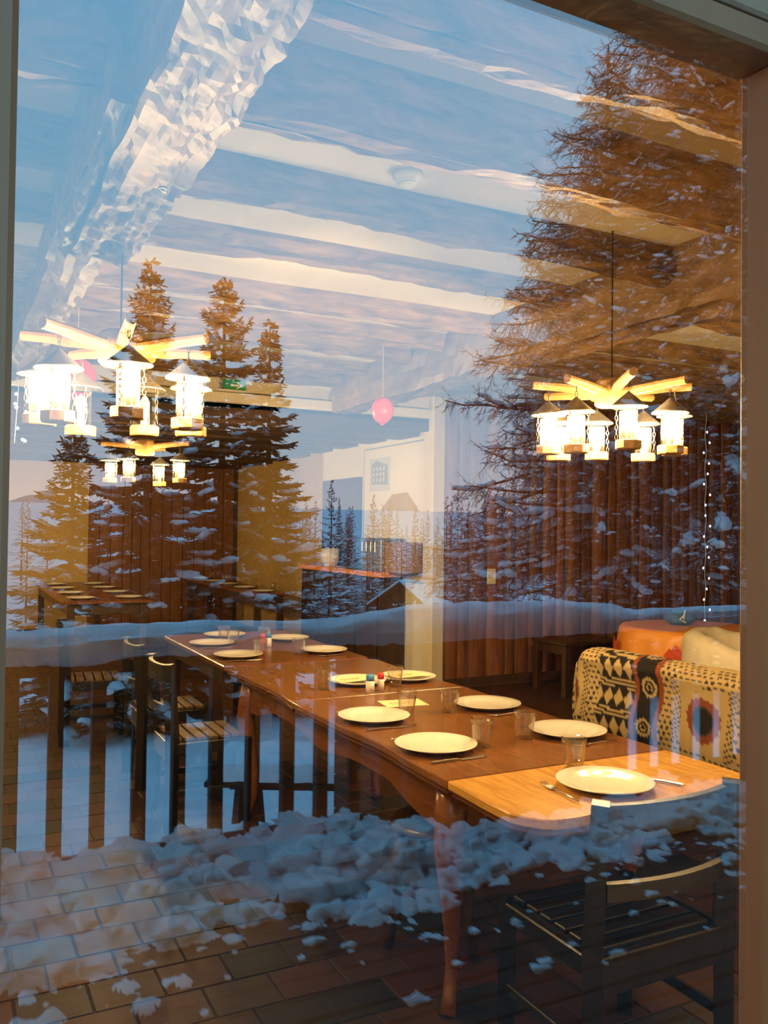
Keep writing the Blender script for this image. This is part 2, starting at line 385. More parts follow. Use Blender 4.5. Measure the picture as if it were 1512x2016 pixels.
structure(MB().box(XL, XR, YF, YM + 0.0, ZC, ZC + 0.12).build('ceiling', M_plaster), 'cream plaster ceiling between log joists')
clg = bpy.data.objects['ceiling']
structure(MB().box(XL, XR, 0.0, 0.10, ZC, 6.4).build('wall_upper', [M_facade]), 'upper storey wall above the window')
ev = structure(MB().box(-5, 11, -1.75, 0.02, 3.78, 3.95).build('added_overhang', M_darkceil), 'added wooden overhang, out of view, shading the terrace')  # unseen slab, added to keep sky light off the terrace snow
for k in range(12): MB().cbox(-4.8 + k*1.3, -4.66 + k*1.3, -1.75, 0.0, 3.64, 3.78, 0.01).build('bracket_beam', M_darkceil, ev)
structure(MB().box(XL - 0.12, XL, 0.0, YB + 0.12, -0.1, ZC).build('wall_left', M_plaster))
structure(MB().box(XR, XR + 0.12, 0.0, YM + 0.12, -0.1, ZC).build('wall_right', M_slab))
# far room
structure(MB().box(XL, 4.32, YB, YB + 0.12, -0.1, ZC).build('wall_far', M_ochre), 'ochre wall at the far end of the room')
sw = structure(MB().box(4.20, 4.32, YM + 0.1, YB, -0.1, ZC).build('wall_side', [M_white]), 'white side wall of the far room')
structure(MB().box(4.192, 4.20, 9.33, YB, 0, 2.5).build('wall_ochre', M_ochre), 'ochre plaster stretch of the side wall')
cf = structure(MB().box(XL, 4.2, YM, YB, 2.52, 2.64).build('ceiling_far', M_darkceil), 'dark wooden ceiling of the far room')
for k in range(9):
    y = YM + 0.42 + k*0.72
    MB().cbox(XL, 4.2, y, y + 0.42, 2.445 + R.uniform(-.012, .012), 2.52, 0.006).build('board', M_darkceil, cf)
# header over the opening to the far room
hd = structure(MB().box(XL, 4.2, YM, YM + 0.10, 2.66, ZC).build('wall_header', M_plaster), 'plaster strip above the opening to the far room')
structure(MB().cbox(XL, 4.13, YM - 0.06, YM + 0.10, 2.555, 2.64, 0.006).build('trim_1', M_white), 'white ledge along the header')
structure(MB().box(XL, 4.2, YM + 0.0, YM + 0.10, 2.44, 2.555).build('trim_2', M_darkceil))
structure(MB().cbox(4.06, 4.20, YM - 0.08, YM + 0.10, 0, ZC, 0.012).build('pillar', M_sheet), 'pale square post at the end of the plank wall')
# far wall wood panelling
fp = structure(MB().box(1.90, 4.2, YB - 0.02, YB, 0, 2.50).build('wall_panelling', M_panelwood), 'red-brown board panelling on the far wall')
x = 1.9
while x < 4.12:
    wd = R.uniform(0.13, 0.20); x2 = min(x + wd, 4.19)
    MB().cbox(x + 0.004, x2 - 0.004, YB - 0.045 - R.uniform(0, 0.012), YB - 0.02, 0.0, 2.46, 0.004).build('plank', M_panelwood, fp); x = x2
MB().cbox(1.9, 4.19, YB - 0.07, YB - 0.02, 2.46, 2.51, 0.004).build('panel_cap', M_darkceil, fp)
MB().cbox(4.12, 4.19, YB - 0.072, YB - 0.056, 0.0, 2.46, 0.004).build('corner_batten', M_darkceil, fp)
# plank wall of half-log slabs with bark edges
pw = structure(MB().box(4.2, XR, YM, YM + 0.10, 0, ZC).build('wall_plank', M_darkceil), 'wall of rough upright red-brown slabs')
x = 4.21
while x < XR - 0.05:
    wd = R.uniform(0.11, 0.23); dp = R.uniform(0.02, 0.07); n = 12; m = MB(); sd = R.uniform(0, 99)
    vs = []; N = 15
    for i in range(N):
        z = 0.03 + (ZC - 0.03) * i/(N-1)
        wob = 0.018*noise.noise(Vector((sd, z*1.6, 0))); w2 = 1 + 0.14*noise.noise(Vector((sd + 9, z*2.1, 4)))
        for k in range(6):
            a = pi*k/5; rx = (wd/2)*w2*(-cos(a)); vs.append((x + wd/2 + wob + rx, YM - 0.001 - dp*sin(a)**0.6*(1 + 0.25*noise.noise(Vector((sd, z*3, k)))), z))
    fs = []
    for i in range(N-1):
        for k in range(5): fs.append((i*6+k, i*6+k+1, (i+1)*6+k+1, (i+1)*6+k))
    m.add(vs, fs); m.build('slab_plank', M_slab, pw, True); x += wd * 0.94
structure(MB().cbox(4.2, XR, YM - 0.09, YM - 0.072, 0, 0.10, 0.004).build('baseboard_back', M_darkceil))

# ceiling joists: hewn logs, wavy lower edge
def hewn(x0, x1, y0, y1, z0, z1, axis, seed, step=0.07, amp=0.022, mat=None, name='joist', parent=None, smooth=False):
    """rough squared log along x or y"""
    L0, L1 = (x0, x1) if axis == 'x' else (y0, y1); a0, a1 = (y0, y1) if axis == 'x' else (x0, x1)
    N = max(4, int((L1 - L0)/step)); vs = []; sect = []
    q_ = 14 if smooth else 6
    for k in range(5): sect.append((0.0, 1 - k/4))
    for k in range(1, q_): sect.append((k/q_, 0.0))
    for k in range(5): sect.append((1.0, k/4))
    S = len(sect)
    for i in range(N+1):
        t = L0 + (L1 - L0)*i/N; drift = 0.02*noise.noise(Vector((t*0.9, seed, 3)))
        for u_, v_ in sect:
            na = noise.noise(Vector((t*3.1, u_*2 + seed, v_*2))); nb = noise.noise(Vector((t*1.1, u_*2, v_*2 + seed))); nc = noise.noise(Vector((t*9, u_*5 + seed, v_*5))) + (0.55*noise.noise(Vector((t*24, u_*9 + seed, v_*6))) if smooth else 0)
            d = amp*(0.7*na + 0.8*nb + 0.45*nc)
            corner = 0.022 if v_ == 0 and (u_ < 0.2 or u_ > 0.8) else 0.0
            a = a0 + (a1 - a0)*u_ + (d if u_ > 0.5 else -d)*(1 if v_ < 0.95 else 0) + drift
            z = z0 + (z1 - z0)*v_ + (-d*1.3 + corner*(0.6 + na) if v_ < 0.3 else 0)
            vs.append((t, a, z) if axis == 'x' else (a, t, z))
    fs = []
    for i in range(N):
        for k in range(S-1):
            q = (i*S+k, i*S+k+1, (i+1)*S+k+1, (i+1)*S+k); fs.append(q if axis == 'y' else q[::-1])
    fs += [tuple(range(S)), tuple(range(N*S, N*S+S))[::-1]]
    return MB().add(vs, fs).build(name, mat or M_log, parent, False)
for k, (yn, yf, zz) in enumerate(((0.62, 0.72, 2.70), (1.175, 1.273, 2.70), (1.60, 1.705, 2.605), (2.375, 2.475, 2.69), (3.10, 3.20, 2.74), (3.85, 3.955, 2.735), (4.42, 4.53, 2.74), (4.92, 5.03, 2.745), (5.62, 5.74, 2.75), (6.17, 6.28, 2.74))):
    hewn(XL, XR, yn, yf, zz, ZC, 'x', k*5.3 + 1, name='joist', parent=clg)
g1 = structure(hewn(0.38, 0.60, YF, 2.62, 2.47, ZC, 'y', 41.0, 0.028, 0.022, M_girder, 'beam', None, True), 'thick rough hewn girder log near the window')
hewn(0.36, 0.56, 2.6, YM - 0.06, 2.60, ZC, 'y', 17.0, 0.07, 0.022, M_girder, 'beam_extension', g1)
hewn(0.33, 0.47, 1.55, 2.66, 2.52, 2.80, 'y', 77.0, 0.025, 0.022, M_girder, 'splice_log', g1, True)
kp = MB(); kp.lathe([(0.012, -0.002), (0.012, 0.002)], 12); kp.box(-0.006, 0.006, 0, 0.036, -0.002, 0.002)
kp.build('iron_hook_plate', M_iron, g1, False, (0.515, 1.78, 2.437), radians(-18))
structure(hewn(3.02, 3.26, YF, YM - 0.08, 2.52, ZC, 'y', 63.0, 0.07, 0.035, M_girder, 'beam'), 'hewn girder log over the sofa')

# door and picture wall on the side wall (x = 4.2)
dr = structure(MB().cbox(4.165, 4.20, 8.19, 9.27, 0, 2.10, 0.004).build('door_1', M_hutwood), 'dark boarded door in the far room')
for k in range(6):
    y = 8.25 + k*0.165
    MB().cbox(4.148, 4.168, y, y + 0.155, 0.03, 2.02, 0.004).build('board', M_hutwood, dr)
MB().tube([(4.14, 8.32, 1.0), (4.11, 8.32, 1.0), (4.11, 8.42, 1.0)], 0.01, 8).build('door_handle', M_steel, dr)

# ================================================================== things in the far room
po = thing('picture_board', 'tall white display board with a thin grey outline on the side wall', 'board', (4.195, 0, 0))
MB().cbox(-0.018, 0.0, 6.62, 8.10, 0.98, 2.40, 0.003).build('panel', M_white, po)
bo = MB()
for a in ((6.62, 8.10, 2.385, 2.40), (6.62, 8.10, 0.98, 0.99), (6.62, 6.63, 0.98, 2.40), (8.09, 8.10, 0.98, 2.40)): bo.box(-0.022, -0.017, a[0], a[1], a[2], a[3])
bo.build('outline_strip', M_greyink, po)
pc = thing('house_picture', 'small grey print of a tall gabled house on the white board', 'picture', (4.176, 7.70, 2.10))
MB().box(-0.006, 0, -0.24, 0.24, -0.18, 0.18).build('sheet', M_printlight, pc)
ho = MB(); ho.add([(-0.008, 0.19, -0.10), (-0.008, -0.2, -0.12), (-0.008, -0.2, 0.09), (-0.008, 0.08, 0.155), (-0.008, 0.19, 0.11)], [(0, 1, 2, 3, 4)])
ho.build('printed_house', M_greyink, pc)
ww = MB()
for i in range(4):
    for j in range(3): ww.box(-0.011, -0.0085, 0.12 - i*0.08, 0.155 - i*0.08, -0.075 + j*0.06, -0.04 + j*0.06)
tag(ww.build('printed_house_window', M_printlight, pc), kind='stuff')
sb = thing('buffet_counter', 'long dark buffet counter with an orange-brown top along the side wall', 'counter', (4.02, 8.15, 0))
MB().cbox(-0.12, 0.17, -1.02, 1.10, 0, 1.02, 0.006).build('carcass', M_dark, sb)
MB().cbox(-0.16, 0.17, -1.06, 1.14, 1.02, 1.075, 0.006).build('counter_top', M_orange, sb)
for k in range(4): MB().cbox(-0.14, -0.12, -0.98 + k*0.52, -0.50 + k*0.52, 0.08, 0.92, 0.006).build('front_panel', M_dark, sb)
o = MB().lathe([(0.0, 0), (0.075, 0), (0.11, 0.07), (0.115, 0.2), (0.105, 0.2), (0.1, 0.08), (0.0, 0.02)], 20).build('white_bowl', M_whiteplastic, None, True, (4.0, 8.62, 1.075))
tag(o, 'tall white tub at the far end of the buffet counter', 'tub')
bt = thing('coffee_machine', 'dark boxy machine with bright taps on the buffet counter', 'machine', (4.04, 7.35, 1.075))
MB().cbox(-0.14, 0.14, -0.24, 0.24, 0, 0.34, 0.01).build('body', M_zinc, bt)
for k in range(4): MB().tube([(-0.15, -0.16 + k*0.1, 0.30), (-0.17, -0.16 + k*0.1, 0.30), (-0.17, -0.16 + k*0.1, 0.2)], 0.009, 6).build('tap', M_steel, bt)
o = MB().cbox(-0.13, 0.13, -0.2, 0.2, 0, 0.30, 0.006).build('cardboard_box', M_palewood, None, False, (4.07, 6.95, 1.077)); tag(o, 'pale box beside the machine on the buffet counter', 'box')
o = MB().blob((0, 0, 0.025), (0.09, 0.22, 0.028), 2, 0.3, 3).build('folded_cloth', M_bluecloth, None, True, (3.93, 7.75, 1.072)); tag(o, 'blue folded cloth in front of the machine on the buffet counter', 'cloth')

def balloon(loc, r_, top, label):
    b = thing('balloon', label, 'balloon', loc)
    MB().lathe([(0.0, r_*1.12)] + [(r_*sin(t)*(1 if t > pi/2 else 1.0), r_*(1.12*cos(t) if t < pi/2 else 1.25*cos(t))) for t in [pi*k/14 for k in range(1, 14)]] + [(0.008, -r_*1.27), (0.016, -r_*1.36)], 24).build('envelope', M_pink, b, True)
    MB().tube([(0, 0, r_*1.1), (0, 0, top - loc[2])], 0.0015, 5).build('string', M_salt, b)
    b.rotation_euler = (0, 0, 0.4)
balloon((2.70, 4.74, 2.34), 0.079, 2.845, 'pink balloon hanging from the ceiling by the white post')
balloon((0.66, 4.62, 2.36), 0.105, 2.84, 'red-pink balloon hanging behind the left chandelier')

ex = thing('exit_sign', 'green emergency exit sign with a white arrow on the ledge', 'sign', (2.13, YM - 0.075, 2.645))
MB().cbox(-0.095, 0.095, -0.02, 0.02, 0.0, 0.10, 0.004).build('sign_box', M_green, ex)
ar = MB(); ar.box(-0.035, 0.03, -0.0235, -0.0205, 0.042, 0.058); ar.add([(0.022, -0.0235, 0.022), (0.07, -0.0235, 0.05), (0.022, -0.0235, 0.078), (0.005, -0.0235, 0.078), (0.045, -0.0235, 0.05), (0.005, -0.0235, 0.022)], [(0, 1, 2, 3, 4, 5)])
ar.build('arrow', M_salt, ex)
MB().cbox(-0.24, 0.12, -0.03, 0.02, -0.002, 0.012, 0.002).build('lamp_batten', M_whiteplastic, ex)

sd_ = thing('smoke_detector', 'round white smoke detector on the ceiling', 'detector', (1.53, 2.235, 2.85))
MB().lathe([(0.0, -0.052), (0.025, -0.052), (0.035, -0.045), (0.052, -0.022), (0.058, -0.018), (0.058, 0.0)], 28).build('housing', M_whiteplastic, sd_, True)
for k in range(3): MB().lathe([(0.036 + k*0.006, -0.043 + k*0.009), (0.039 + k*0.006, -0.041 + k*0.009), (0.038 + k*0.006, -0.038 + k*0.009), (0.035 + k*0.006, -0.041 + k*0.009)], 24, closed=True).build('vent_ring', M_greyink, sd_)
sp = MB().cbox(-0.05, 0.05, -0.012, 0, -0.075, 0.075, 0.004).build('switch_plate', M_white, None, False, (4.73, YM - 0.075, 1.06)); tag(sp, 'white switch plate on the rough plank wall', 'switch')
wh = MB().tube([(0.0, 0, 0.0), (0.01, 0.0, -0.03), (0.03, 0.01, -0.045), (0.045, 0.012, -0.04)], 0.004, 6).build('wire_hook', M_iron, None, True, (0.79, 0.655, 2.70)); tag(wh, 'bent wire hook under the nearest joist', 'hook')

# strings of cold white star lights
def star():
    m = MB(); n = 5; vs = [(0, -0.006, 0), (0, 0.006, 0)]
    for k in range(n*2):
        a = pi*k/n; q = 0.016 if k % 2 == 0 else 0.007; vs.append((q*sin(a), 0, q*cos(a)))
    for k in range(n*2): m_ = 2 + (k+1) % (n*2); m.f.append((0, 2+k, m_)); m.f.append((1, m_, 2+k))
    m.v = vs; m.m = [0]*len(m.f); return m.mesh('star_light', M_led)
ST = star()
fs_ = thing('string_lights', 'hanging string of cold white star lights before the plank wall', 'string lights', (7.32, 6.1, 0))
MB().tube([(0.012*sin(k*1.7), 0, 2.848 - k*0.1) for k in range(25)], 0.003, 5).build('wire', M_salt, fs_)
for k in range(20): link('star_light', ST, fs_, (0.05*sin(k*2.3), -0.02, 2.60 - k*0.113))
fs2 = thing('string_lights', 'small cluster of star lights by the left window stile', 'string lights', (0.43, 6.2, 0))
MB().tube([(0.0, 0, 2.745), (0.02, 0, 2.5), (0.0, 0, 2.1)], 0.003, 5).build('wire', M_salt, fs2)
for k in range(16): link('star_light', ST, fs2, (R.uniform(-0.09, 0.12), -0.02, 2.12 + k*0.022 + R.uniform(-.02, .02)))

# ================================================================== chandeliers and lanterns
def lantern_proto():
    L = link('lantern', None)
    ch = MB()
    def lk(m, p, q, ang):
        p = Vector(p); q = Vector(q); d = (q - p); l = d.length; d.normalize(); s_ = Vector((cos(ang), sin(ang), 0)); c_ = (p + q)/2
        pts = [c_ + d*(l*0.62*cos(t)) + s_*(0.0055*sin(t)) for t in [2*pi*k/9 for k in range(10)]]
        m.tube(pts, 0.0016, 4, False)
    for k in range(2): lk(ch, (0, 0, -0.025*k), (0, 0, -0.025*(k+1)), k*1.5)
    ch.build('hook_chain', M_iron, L)
    MB().lathe([(0.0, -0.045), (0.006, -0.05), (0.072, -0.106), (0.077, -0.109), (0.077, -0.114), (0.064, -0.108), (0.004, -0.058)], 22).build('cone_cap', M_zinc, L, True)
    for a in range(3):
        m = MB(); t = 2*pi*a/3 + 0.4; x, y = 0.05*cos(t), 0.05*sin(t)
        for k in range(7): lk(m, (x, y, -0.108 - k*0.02), (x, y, -0.108 - (k+1)*0.02), t + (k % 2)*1.57)
        m.build('side_chain', M_iron, L)
    n = 8; m = MB(); oc = [(0.056*cos(2*pi*k/n + pi/8), 0.056*sin(2*pi*k/n + pi/8)) for k in range(n)]; m.prism(oc, -0.287, -0.249, 0.004); m.build('wooden_base', M_palewood, L)
    MB().lathe([(0.036, -0.249), (0.037, -0.2), (0.037, -0.13)], 20, caps=False).build('glass_chimney', M_chimney, L, True)
    cn = MB().lathe([(0.0, -0.249), (0.012, -0.249), (0.012, -0.191), (0.004, -0.188), (0.0, -0.188)], 12).build('candle', M_candle, L, True)
    MB().lathe([(0.0, -0.190), (0.010, -0.187), (0.019, -0.173), (0.0185, -0.158), (0.010, -0.141), (0.0, -0.130)], 12).build('bulb', M_bulb, cn, True)  # drawn oversized so the bulb itself stands in for its glare
    return L
LAN = lantern_proto(); lan_used = [False]
def place_lantern(loc, rz, label, group, lit=True):
    if not lan_used[0]:
        lan_used[0] = True; LAN.location = loc; LAN.rotation_euler = (0, 0, rz); o = LAN
        tag(o, label, 'lantern', group)
    else:
        o = dup(LAN, loc, rz, label, group)
        if not lit:
            for c_ in o.children:
                for b_ in c_.children:
                    b_.data = b_.data.copy(); b_.data.materials[0] = M_bulboff
    return o
def chandelier(c, n, rad, a0, label, top, names, hang, off=()):
    h = thing('log_chandelier', label, 'chandelier', c)
    m = MB(); oc = [(0.075*cos(2*pi*k/8), 0.075*sin(2*pi*k/8)) for k in range(8)]; m.prism(oc, -0.07, 0.05, 0.01); m.build('hub', M_palewood, h)
    MB().tube([(0, 0, 0.05), (0, 0, top - c[2])], 0.0035, 6).build('hanger_rod', M_iron, h)
    spots = []
    for k in range(n):
        t = a0 + 2*pi*k/n; d = Vector((cos(t), sin(t), 0)); zz = 0.012*(k % 2) 
        m = MB(); m.tube([d*0.05 + Vector((0, 0, zz - 0.01)), d*0.18 + Vector((0, 0, zz)), d*(rad*0.7) + Vector((0, 0, zz + 0.006)), d*rad + Vector((0, 0, zz + 0.012))], [0.021, 0.022, 0.020, 0.019], 10)
        m.build('log_arm', M_palewood, h)
        spots.append(Vector(c) + d*(rad*0.80) + Vector((0, 0, zz - 0.010)))
    sp_ = sorted(spots, key=lambda p: atan2(p.x, p.y + 0.6))
    for i, (p, nm) in enumerate(zip(sp_, names)): place_lantern(p, R.uniform(0, 6), nm.replace('lit ', 'unlit ') if i in off else nm, hang, i not in off)
ords = ['first', 'second', 'third', 'fourth', 'fifth', 'sixth', 'seventh', 'last']
chandelier((2.63, 2.34, 2.13), 8, 0.35, 0.30, 'radial log chandelier on the right, hanging over the table end', 2.85,
           ['lit glass lantern with tin cap, %s from the left on the right chandelier' % o_ for o_ in ords], 'lanterns of the right chandelier')
chandelier((0.53, 2.48, 2.13), 7, 0.33, 0.15, 'radial log chandelier at the left edge, hanging from the hewn girder', 2.46,
           ['lit glass lantern with tin cap, %s from the left on the near left chandelier' % o_ for o_ in ords[:6] + ['last']], 'lanterns of the near left chandelier', (2, 4))
chandelier((1.37, 6.21, 2.13), 4, 0.36, 0.95, 'small looking distant log chandelier before the far room', 2.73,
           ['small distant lit lantern, %s from the left on the far chandelier' % o_ for o_ in ords[:3] + ['last']], 'lanterns of the far chandelier')
chandelier((-0.65, 9.6, 1.98), 6, 0.36, 0.2, 'added log chandelier, out of view to the left, lighting the far room', 2.45,  # extra lamp outside the view, added to brighten the far room
           ['lit lantern, %s from the left on the added far room chandelier' % o_ for o_ in ords[:5] + ['last']], 'lanterns of the added far room chandelier')

# ================================================================== tables
def cabriole(x, y, top, ox, oy, r_=0.03):
    """curved leg that swells at the knee and turns out at the foot"""
    pts, rad = [], []
    for t, k, q in ((0.0, 0.0, 1.5), (0.12, 0.012, 1.55), (0.26, 0.026, 1.45), (0.45, 0.010, 1.05), (0.65, -0.010, 0.80), (0.82, -0.012, 0.62), (0.93, 0.004, 0.66), (1.0, 0.022, 0.85)):
        pts.append((x + ox*k, y + oy*k, top*(1 - t))); rad.append(r_*q)
    return MB().tube(pts, rad, 10)
def apron(axis, c, a0, a1, z0, z1, depth=0.045, thick=0.022):
    """board whose lower edge is cut in curves"""
    N = 36; top = []; bot = []
    for i in range(N+1):
        t = i/N; e = min(t, 1 - t)
        cut = depth*(1 if e > 0.2 else (e/0.2)**2*(1.0) if e > 0.06 else 0.09*e/0.06) * (1 - 0.55*exp(-((t - 0.5)/0.10)**2))
        top.append((a0 + (a1 - a0)*t, z1)); bot.append((a0 + (a1 - a0)*t, z0 + cut))
    vs = []
    for d in (-thick/2, thick/2):
        for a, z in bot + top: vs.append((c + d, a, z) if axis == 'y' else (a, c + d, z))
    n = N + 1; fs = []
    for o_ in (0, 2*n):
        for i in range(N): 
            q = (o_+i, o_+i+1, o_+n+i+1, o_+n+i); fs.append(q if (o_ > 0) == (axis == 'y') else q[::-1])
    for i in range(N):
        for b in (0, n):
            fs.append((b+i, b+i+1, 2*n+b+i+1, 2*n+b+i))
    return MB().add(vs, fs)
TX0, TX1 = 1.36, 2.23
def edge_w(y): return 0.010*sin((y - 1.2)*5.2) + 0.004*sin((y - 1.2)*12)
def top_piece(y0, y1, near=False, far=False):
    N = 16; L, Rr = [], []
    for i in range(N+1):
        y = y0 + (y1 - y0)*i/N; L.append((TX0 - edge_w(y), y)); Rr.append((TX1 + edge_w(y), y))
    out = []
    if near:
        Rr = [p for p in Rr if p[1] > y0 + 0.09]; L = [p for p in L if p[1] > y0 + 0.09]
        xs0, xs1 = L[0][0], Rr[0][0]; e = []
        for i in range(41):
            t = i/40; x = xs0 + (xs1 - xs0)*t; d = min(t, 1 - t)
            y = y0 + 0.010*cos(t*2*pi*3) + (0.085*(1 - min(1, d/0.09))**2.2)
            e.append((x, y))
        out = e + Rr + L[::-1]
    elif far: 
        e = []
        Rr = [p for p in Rr if p[1] < y1 - 0.05]; L = [p for p in L if p[1] < y1 - 0.05]
        out = [L[0]] + Rr + [(Rr[-1][0] - 0.05, y1), (L[-1][0] + 0.05, y1)] + L[::-1][:-1]
    else: out = Rr + L[::-1]
    return out
nt_ = thing('dining_table', 'long varnished oak table with wavy moulded edge and curved legs, nearest the window', 'table', (0, 0, 0))
for nm, y0, y1, kw, mt in (('pull_out_leaf', 1.20, 1.617, dict(near=True), M_leaf), ('tabletop', 1.623, 2.917, {}, M_table), ('tabletop_board', 2.923, 3.92, dict(far=True), M_table)):
    MB().prism(top_piece(y0, y1, **kw), 0.722, 0.75, 0.004).build(nm, mt, nt_)
    mo = top_piece(y0 + 0.003, y1 - 0.003, **kw); cx = (TX0 + TX1)/2; cyy = (y0 + y1)/2
    MB().prism([((x - cx)*0.975 + cx, (y - cyy)*0.975 + cyy) for x, y in mo], 0.70, 0.722, 0.006).build('edge_moulding', M_table2, nt_)
for x in (TX0 + 0.06, TX1 - 0.06): apron('y', x, 1.70, 3.72, 0.55, 0.70, 0.07).build('side_apron', M_table2, nt_)
for y in (1.70, 3.72): apron('x', y, TX0 + 0.06, TX1 - 0.06, 0.55, 0.70, 0.06).build('end_apron', M_table2, nt_)
for x, ox in ((TX0 + 0.075, -1), (TX1 - 0.075, 1)):
    for y, oy in ((1.72, -1), (3.70, 1)): cabriole(x, y, 0.70, ox, oy, 0.034).build('leg', M_table2, nt_, True)
for x in (TX0 + 0.16, TX1 - 0.16): MB().cbox(x - 0.012, x + 0.012, 1.32, 1.72, 0.66, 0.70, 0.003).build('leaf_runner', M_dark, nt_)

ft = thing('dining_table', 'plainer red-brown table set end to end behind the long oak table', 'table', (0, 0, 0))
MB().prism([(TX0 + 0.02, 3.95), (TX1 - 0.02, 3.95), (TX1, 3.97), (TX1, 5.40), (TX1 - 0.02, 5.42), (TX0 + 0.02, 5.42), (TX0, 5.40), (TX0, 3.97)], 0.718, 0.75, 0.006).build('tabletop', M_table2, ft)
for x in (TX0 + 0.05, TX1 - 0.05): MB().cbox(x - 0.012, x + 0.012, 4.02, 5.35, 0.62, 0.718, 0.003).build('side_apron', M_dark, ft)
for y in (4.02, 5.35): MB().cbox(TX0 + 0.05, TX1 - 0.05, y - 0.012, y + 0.012, 0.62, 0.718, 0.003).build('end_apron', M_dark, ft)
for x in (TX0 + 0.06, TX1 - 0.06):
    for y in (4.03, 5.34): MB().tube([(x, y, 0.718), (x, y, 0.4), (x, y, 0)], [0.048, 0.042, 0.034], 4).build('leg', M_dark, ft)

def plain_table(x0, x1, y0, y1, label, n_leg=4):
    t = thing('dining_table', label, 'table', (0, 0, 0))
    MB().cbox(x0, x1, y0, y1, 0.715, 0.75, 0.006).build('tabletop', M_table2, t)
    for x in (x0 + 0.06, x1 - 0.06): MB().cbox(x - 0.012, x + 0.012, y0 + 0.08, y1 - 0.08, 0.60, 0.715, 0.003).build('side_apron', M_dark, t)
    for y in (y0 + 0.08, y1 - 0.08): MB().cbox(x0 + 0.06, x1 - 0.06, y - 0.012, y + 0.012, 0.60, 0.715, 0.003).build('end_apron', M_dark, t)
    for x in (x0 + 0.08, x1 - 0.08):
        for y in (y0 + 0.08, y1 - 0.08): MB().cbox(x - 0.035, x + 0.035, y - 0.035, y + 0.035, 0, 0.715, 0.004).build('leg', M_dark, t)
    return t
plain_table(1.05, 1.92, 8.45, 11.6, 'laid dark table in the far room, on the left')
plain_table(3.18, 3.62, 8.95, 12.2, 'laid dark table in the far room, beside the ochre wall')

# ================================================================== tableware
PR = [(0.0, 0.004), (0.075, 0.004), (0.084, 0.000), (0.088, 0.0005), (0.098, 0.006), (0.112, 0.0125), (0.1425, 0.0205), (0.1428, 0.0228), (0.141, 0.0235), (0.111, 0.0155), (0.098, 0.010), (0.086, 0.0065), (0.0, 0.006)]
plate_me = MB().lathe(PR, 48).mesh('dinner_plate', M_china, True)
far_plate_me = MB().lathe(PR[3:], 24).mesh('dinner_plate', M_china, True)
ZT = 0.7505
def plate(x, y, label, group, me=None): return tag(link('dinner_plate', me or plate_me, None, (x, y, ZT)), label, 'plate', group)
G1 = 'white plates on the two near tables'
for x, y, l in ((1.745, 1.37, 'largest white plate at the near end of the oak table, before the dark chair'),
                (1.515, 1.96, 'white plate on the left edge of the oak table, second nearest of the left row'),
                (1.52, 2.45, 'white plate on the left of the oak table beside the cream card'),
                (2.07, 1.94, 'white plate on the right edge of the oak table, nearest the sofa'),
                (2.07, 2.47, 'white plate on the right edge of the oak table, second of the right row'),
                (2.08, 3.20, 'white plate holding a cream card, farthest on the right of the oak table'),
                (1.80, 3.20, 'white plate holding a cream card behind the red and blue shakers'),
                (2.07, 4.25, 'white plate on the right of the red-brown table, nearer of its two'),
                (2.07, 4.87, 'white plate on the right of the red-brown table, farther of its two'),
                (1.53, 4.25, 'white plate on the left of the red-brown table, nearest its corner'),
                (1.53, 4.81, 'white plate on the left of the red-brown table, second from the corner'),
                (1.73, 5.20, 'white plate at the far end of the red-brown table, half behind a glass')):
    plate(x, y, l, G1)
oo = ['nearest', 'second', 'third', 'fourth', 'farthest']
for r_, (x0, side) in enumerate(((1.25, 'left'), (1.73, 'right'))):
    for k in range(4): plate(x0, 8.72 + k*0.78, '%s white plate of the %s row on the left far-room table' % (oo[k] if k < 3 else 'farthest', side), 'plates on the left far-room table', far_plate_me)
for k in range(5): plate(3.36, 9.12 + k*0.7, '%s white plate on the far-room table beside the ochre wall' % oo[k], 'plates on the table by the ochre wall', far_plate_me)

GL = [(0.0, 0.0), (0.027, 0.0), (0.029, 0.002), (0.033, 0.03), (0.038, 0.07), (0.0405, 0.096), (0.0400, 0.0972), (0.0387, 0.096), (0.0362, 0.07), (0.031, 0.03), (0.026, 0.012), (0.0, 0.010)]
glass_me = MB().lathe(GL, 28).mesh('tumbler', M_tumbler, True)
def glass(x, y, label, group='water glasses on the near tables'): return tag(link('tumbler', glass_me, None, (x, y, ZT)), label, 'glass', group)
for x, y, l in ((1.79, 1.565, 'water glass standing behind the nearest plate'), (1.68, 1.925, 'water glass right of the second nearest plate of the left row'),
                (1.69, 2.49, 'water glass standing on the cream card'), (1.87, 2.45, 'water glass left of the second plate of the right row'),
                (1.885, 1.955, 'water glass left of the plate nearest the sofa'), (1.935, 3.06, 'water glass between the two plates with cards'),
                (1.59, 3.12, 'water glass left of the shakers, crossed by a railing reflection'), (1.89, 4.21, 'water glass left of the nearer right plate on the red-brown table'),
                (1.665, 4.26, 'water glass beside the corner plate on the red-brown table'), (1.67, 5.02, 'milky water glass before the end plate on the red-brown table'),
                (1.665, 4.79, 'water glass right of the second left plate on the red-brown table'), (1.90, 4.86, 'water glass left of the farther right plate on the red-brown table')):
    glass(x, y, l)
for k in range(5): glass(3.53, 9.25 + k*0.68, '%s water glass on the far-room table beside the ochre wall' % oo[k], 'glasses on the table by the ochre wall')

